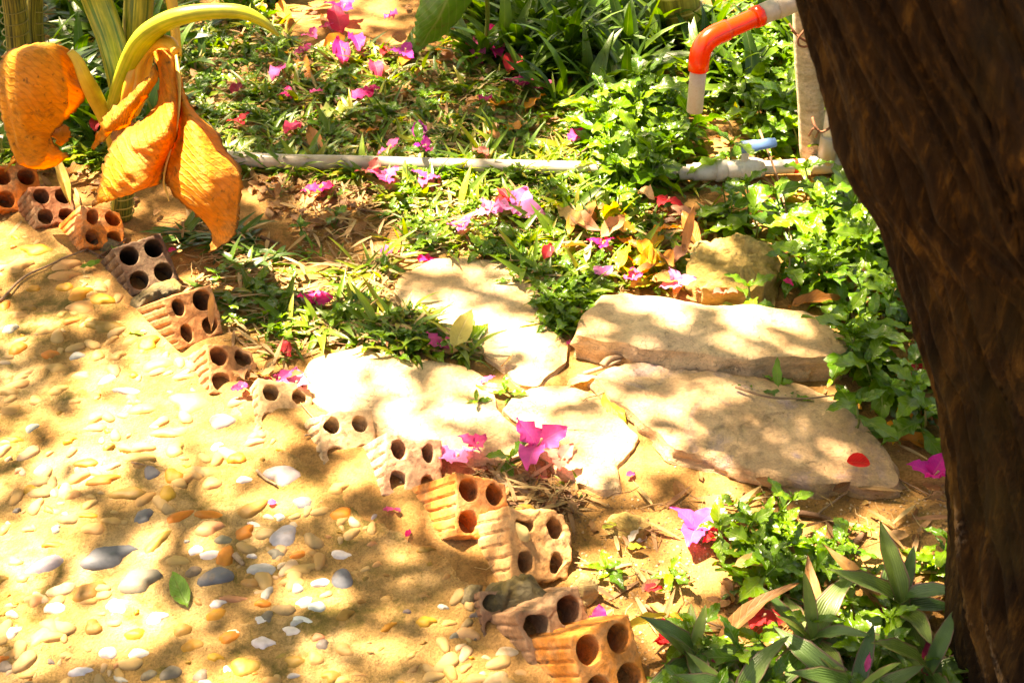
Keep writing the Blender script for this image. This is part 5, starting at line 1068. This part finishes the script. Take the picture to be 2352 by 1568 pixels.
for a in [(963,306,36,100,PU,'purple bract in the shaded lawn behind the pipe',1.4,.02,.4),(1325,316,40,20,MG,'magenta bract among the creeper leaves above the pipe',1.5,.04,.4),(1107,352,38,-30,SL,'salmon bract resting on the white pipe',1.5,.035,.4),(895,578,44,-10,MG,'pink-red bract on the bare soil behind the far flagstone',1.4,.012,.2),
 (985,590,56,10,MG,'magenta bract lying flat at the back edge of the far flagstone',.9,.012),(1260,580,34,60,CR,'red bract on the weeds behind the far flagstone',1.4,.03,.4),(1810,648,24,-30,MG,'tiny magenta bract on the dark creeper leaves',1.4,.05,.3),(655,800,36,-60,CR,'red-pink bract under the grass tuft near the sandy flagstone',1.4,.015,.3),
 (1120,873,34,20,PK,'pink bract beside the long yellow-green leaf',1.,.012,.4),(395,577,20,0,MG,'tiny magenta bract at the corner of the sooty brown brick',1.6,.012,.5),(1450,1086,26,30,PK,'faint pink bract on the sunny soil below the pale flagstone',1.2,.008),(938,1224,20,60,MG,'tiny pink bract on the path in front of the deep-ribbed orange brick',1.5,.006,.3),
 (893,1168,26,10,PK,'small pink bract on the path below the whitish pink brick',1.2,.005,.1),(912,1170,18,150,DM,'tiny dark red bract touching the small pink one on the path',1.4,.005,.3),(625,1153,20,0,PK,'tiny pink bract alone in the middle of the pebbled path',1.6,.005,.2),(1796,1136,24,40,PP,'pale pink bract in the small sun patch below the lilac flagstone',1.2,.006,.1),
 (1972,1062,54,-5,(.78,.02,.012),'red folded bract lying on the lilac flagstone near the trunk',1.5,.010,.05,.2,0),(1992,1525,34,80,PK,'pink bract in the middle of a creeper plant at the lower edge',1.,.07,.8),(1400,140,36,10,CR,'reddish bract in the long grass near the top',1.3,.03,.3),(1180,150,38,60,CR,'red bract standing in the shaded upper lawn',1.6,.03,.5),
 (330,758,16,20,LI,'faint pink bract beside the small green leaf on the path',.8,.006),(2020,790,36,70,PK,'pink bract behind the tall creeper plant at the slab corner',1.4,.03,.5),(2040,815,30,0,(.7,.02,.5),'purple-pink bract in the litter by the trunk',.8,.02,.2),(220,290,24,80,CR,'dark red bract in the shade behind the hood-shaped dead leaf',1.4,.06,.5),
 (960,318,1,0,PU,None),(545,205,30,40,(.4,.02,.05),'dark red bract in the deep shade of the lawn',1.4,.03,.4),(1310,785,20,40,PK,'small pink bract in the joint at the tip of the raised slab',1.3,.01,.2),(1245,1098,30,20,SL,'coral bract on the twigs behind the deep-ribbed brick',1.2,.012,.2),(1500,1350,44,10,CR,'red bract in the sun patch at the edge of the lower bed',1.,.02,.2)]:
    if a[5]: fallen(*a[:6], *(a[6:]), name='bougainvillea_bract', cat_='flower bract', mds=RB if a[0] == 1972 else BRM, group=GB2)

r_ = random.Random(5)
def sized(l, a_, b_): return 'small' if l < a_ else 'middling' if l < b_ else 'large'
USED = set()
def once(*a_, **k_):
    if a_[5] not in USED: USED.add(a_[5]); fallen(*a_, **k_)
CN = {OG: 'orange', BR: 'dark brown', YE: 'yellow', SA: 'salmon', PA: 'pale tan', MG: 'magenta', PK: 'pink'}
R2 = (.48,.19,.04); R3 = (.72,.36,.04); R4 = (.40,.16,.04); R5 = (.70,.03,.10); CN[R2] = 'rust-brown'; CN[R3] = 'golden-orange'; CN[R4] = 'chestnut'; CN[R5] = 'crimson'
for k in range(26):
    x, y, l, cc = r_.uniform(1310, 1600), r_.uniform(470, 655), r_.uniform(38, 74), r_.choice([OG, BR, R2, R3, SA, YE])
    wh = ('rock end' if x > 1510 else 'middle' if x > 1410 else 'grassy end')+(', pipe side' if y < 560 else ', slab side')
    once(x, y, l, r_.uniform(-180, 180), cc, f'{sized(l, 50, 62)} {CN[cc]} dry leaf heaped by the mossy rock, {wh}', 1.2, r_.uniform(.012, .045), r_.uniform(0, .5), r_.uniform(-.4, .4), group='dry leaves heaped beside the mossy rock')
for k in range(20):
    x, y, l, cc = r_.uniform(1960, 2150), r_.uniform(640, 1010), r_.uniform(34, 60), r_.choice([OG, BR, R4, R3, YE])
    wh = 'above the slab corner' if y < 740 else 'level with the slab' if y < 840 else 'level with the lilac flagstone' if y < 930 else 'near the largest orange leaf'
    once(x, y, l, r_.uniform(-180, 180), cc, f'{sized(l, 43, 52)} {CN[cc]} dry leaf in the litter by the trunk, {wh}', 1.2, r_.uniform(.008, .03), r_.uniform(0, .4), r_.uniform(-.4, .4), group='dry leaves along the trunk foot')
for k in range(18):
    x, y, l, cc = r_.uniform(620, 1320), r_.uniform(20, 340), r_.uniform(26, 42), r_.choice([MG, PK, MG, R5])
    wh = ('near the yellow stalk' if x < 800 else 'below the broad leaf' if x < 1050 else 'before the long grass')+(', pipe side' if y > 230 else ', mid lawn' if y > 120 else ', far end')
    once(x, y, l, r_.uniform(-180, 180), cc, f'{sized(l, 32, 37)} {CN[cc]} bract in the lawn {wh}', 1.5, r_.uniform(.022, .045), r_.uniform(.1, .6), r_.uniform(-.4, .4), name='bougainvillea_bract', cat_='flower bract', mds=BRM, group='small bracts in the lawn behind the pipe')
for k in range(22):
    x, y, l, cc = r_.uniform(640, 1320), r_.uniform(20, 340), r_.uniform(30, 60), r_.choice([OG, BR, PA, R2, R4])
    wh = ('near the yellow stalk' if x < 800 else 'below the broad leaf' if x < 1050 else 'before the long grass')+(', pipe side' if y > 230 else ', mid lawn' if y > 120 else ', far end')
    once(x, y, l, r_.uniform(-180, 180), cc, f'{sized(l, 40, 50)} {CN[cc]} leaf {wh}', 1.2, r_.uniform(.008, .025), r_.uniform(0, .4), r_.uniform(-.4, .4), group='dry leaves in the lawn behind the pipe')
# ------------------------------------------------------------------ twigs
def twig(pts, r, label, lift=.006, forks=()):
    P = [on_ground(x, y, lift+dz) for x, y, dz in [(p+(0,))[:3] for p in pts]]; o0 = P[0].copy()
    q = [Vector(v) for v in smooth_path([tuple(p) for p in P], 5)]; q = [v+mn.noise_vector(v*30)*.002 for v in q]
    V, F, U = tube(q, [r*(1-.55*i/len(q)) for i in range(len(q))], 8)
    if forks: b = Batch(); b.add((V, F, U))
    for f in forks:
        P2 = [on_ground(x, y, lift+.004) for x, y in f]; b.add(tube([Vector(v) for v in smooth_path([tuple(p) for p in P2], 4)], r*.5, 6))
    if forks: V, F, U = b.tpl()
    tag(obj('twig', mdata('twig', V-np.array(o0), F, M['twig'], U), None, o0), label, 'twig', 'fallen twigs')
for a in [([(0,690),(50,640),(110,610),(190,575),(250,545)],.0025,'long thin twig lying across the path towards the bright orange brick'),([(225,590),(262,568),(290,548,.02)],.0030,'pale sunlit stick lying against the corner of the sooty brick'),([(205,575),(240,592),(275,600)],.0024,'brown twig on the path edge between two bricks'),
 ([(590,1078),(610,1100),(636,1115)],.0026,'short dark twig on the sunny part of the path'),([(1385,840,.01),(1400,825,.015),(1440,818,.01)],.0075,'thick grey stick lying in the joint at the front of the raised slab'),([(1340,860),(1400,838,.01),(1425,828,.01)],.004,'thinner grey stick beside the thick one in the slab joint'),
 ([(1985,1035),(2030,1075),(2090,1115),(2170,1150)],.0022,'long thin stem on the soil between the lilac flagstone and the trunk'),([(1835,1180),(1880,1185),(1920,1200),(1955,1222)],.005,'brown broken stick on the bare soil above the lower bed'),([(1950,1255),(1975,1235),(1985,1210)],.006,'dark stub of wood beside the trunk above the boat lilies'),
 ([(1880,1180),(1940,1135),(1985,1110),(2020,1125)],.002,'pale bent stalk on the bare soil below the lilac flagstone'),([(1140,1100),(1180,1125),(1220,1135)],.010,'thick brown wood splinter behind the deep-ribbed orange brick'),([(1170,1160),(1240,1158),(1320,1170)],.003,'straight pale stick on the soil behind the bricks'),
 ([(1945,680,.02),(1955,710,.02),(1962,740,.02)],.0045,'grey lichen-covered stick behind the raised slab'),([(1640,1150),(1670,1160),(1710,1162)],.002,'thin stem on the soil below the mossy flagstone edge'),([(1480,1390),(1520,1410),(1600,1420),(1660,1440)],.003,'dark twig at the shady edge of the lower bed'),
 ([(1690,890,.025),(1740,905,.03),(1790,915,.03),(1850,915,.03),(1920,905,.03)],.0024,'creeper stem running across the lilac flagstone'),([(700,1000),(740,985),(690,925)],.0015,'thin bent straw at the corner of the sandy flagstone'),([(1745,300,.06),(1790,420,.04),(1820,560,.03)],.0028,'long bare stem hanging down through the creeper leaves'),
 ([(820,480),(900,488),(1060,470),(1200,440)],.003,'long pale root or stalk lying in the sunlit grass in front of the pipe'),([(1015,480),(1100,455),(1300,400),(1400,370)],.0022,'long thin dry stem across the sunlit weeds'),([(1310,370,.03),(1370,330,.03),(1500,300,.04)],.0022,'thin brown twig above the pipe between grass and creeper'),
 ([(300,1062),(345,1068)],.0014,'tiny straw on the white sunlit part of the path'),([(540,1272),(556,1296)],.005,'small dark wood chip on the path beside an orange pebble'),([(690,440),(800,430),(860,440)],.0025,'brown stick on the shaded soil in front of the pipe'),([(600,545),(640,560)],.004,'short brown stick at the edge of the bare soil patch'),
 ([(1385,990),(1420,1005)],.003,'short stick on the soil beside the bright yellow-green leaf'),([(1010,570,.01),(930,250,.1)],.0001,None)]:
    if a[2]: twig(*a)

# ------------------------------------------------------------------ litter, straw, crumbs
st_tpl = [tube([(0,0,0),(.3,.04*k,.05),(.7,-.06*k,.03*k),(1,.05,0)], [.018,.016,.014,.008], 4, False) for k in (-2,-1,1,2)]
strw = [(t[0]*.045, t[1], t[2]) for t in st_tpl]
FLs = [(t[0]*.03, t[1], t[2]) for t in FL[:5]]
BS = [(t[0]*np.array([.06,.06,.02]), t[1], t[2]) for t in BL[:4]]
SOIL = [(1380,1130),(2060,1120),(2200,1100),(2200,1230),(1640,1250),(1500,1560),(1370,1450),(1130,1300),(1060,1180),(1230,1140)]
scatter('dry_straw', strw+BS, M['straw'], [(ALL, 700), (UPMID, 1500), (LIT, 1300), ([(760,590),(920,585),(900,700),(1000,760),(900,780),(780,700)], 260), (TUFTS[0], 120), (TUFTS[1], 260), (TUFTS[2], 160), ([(1100,1080),(1340,1110),(1320,1180),(1150,1190)], 160), ([(600,400),(900,410),(880,560),(700,560)], 200), (SOIL, 90), (WED2, 200)], flat=True, zr=.018, tilt=.16, label='dry straw and grass clippings strewn over the soil')
scatter('leaf_litter', FLs, M['litter'], [(ALL, 500), (UPMID, 420), (WED, 420), (WED2, 160), ([(1300,470),(1580,480),(1570,660),(1380,600)], 120), ([(560,400),(900,410),(880,500),(700,560),(560,440)], 120), ([(1080,1060),(1340,1110),(1320,1180),(1150,1190)], 60), (TOPL, 150), (SOIL, 20), ([(540,840),(680,880),(680,910),(560,890)], 30), ([(0,380),(300,400),(300,470),(120,440),(0,420)], 60)], flat=True, zr=.018, smin=.5, smax=1.3, tilt=.35, label='small brown dry leaves littering the soil')
gm = (np.array([(0,0,1),(1,0,0),(0,1,0),(-1,0,0),(0,-1,0),(0,0,-1)], float)*.0022, np.array([(0,1,2,2),(0,2,3,3),(0,3,4,4),(0,4,1,1)])[:, :3], np.zeros((6, 2)))
scatter('soil_crumbs', [gm], M['grit'], [(ALL, 2500), (SOIL, 1600), ([(600,400),(900,410),(880,560),(700,600)], 500)], flat=True, tilt=.5, smin=.3, smax=1.3, zoff=.0, avoid=False, label='fine crumbs of soil and grit')
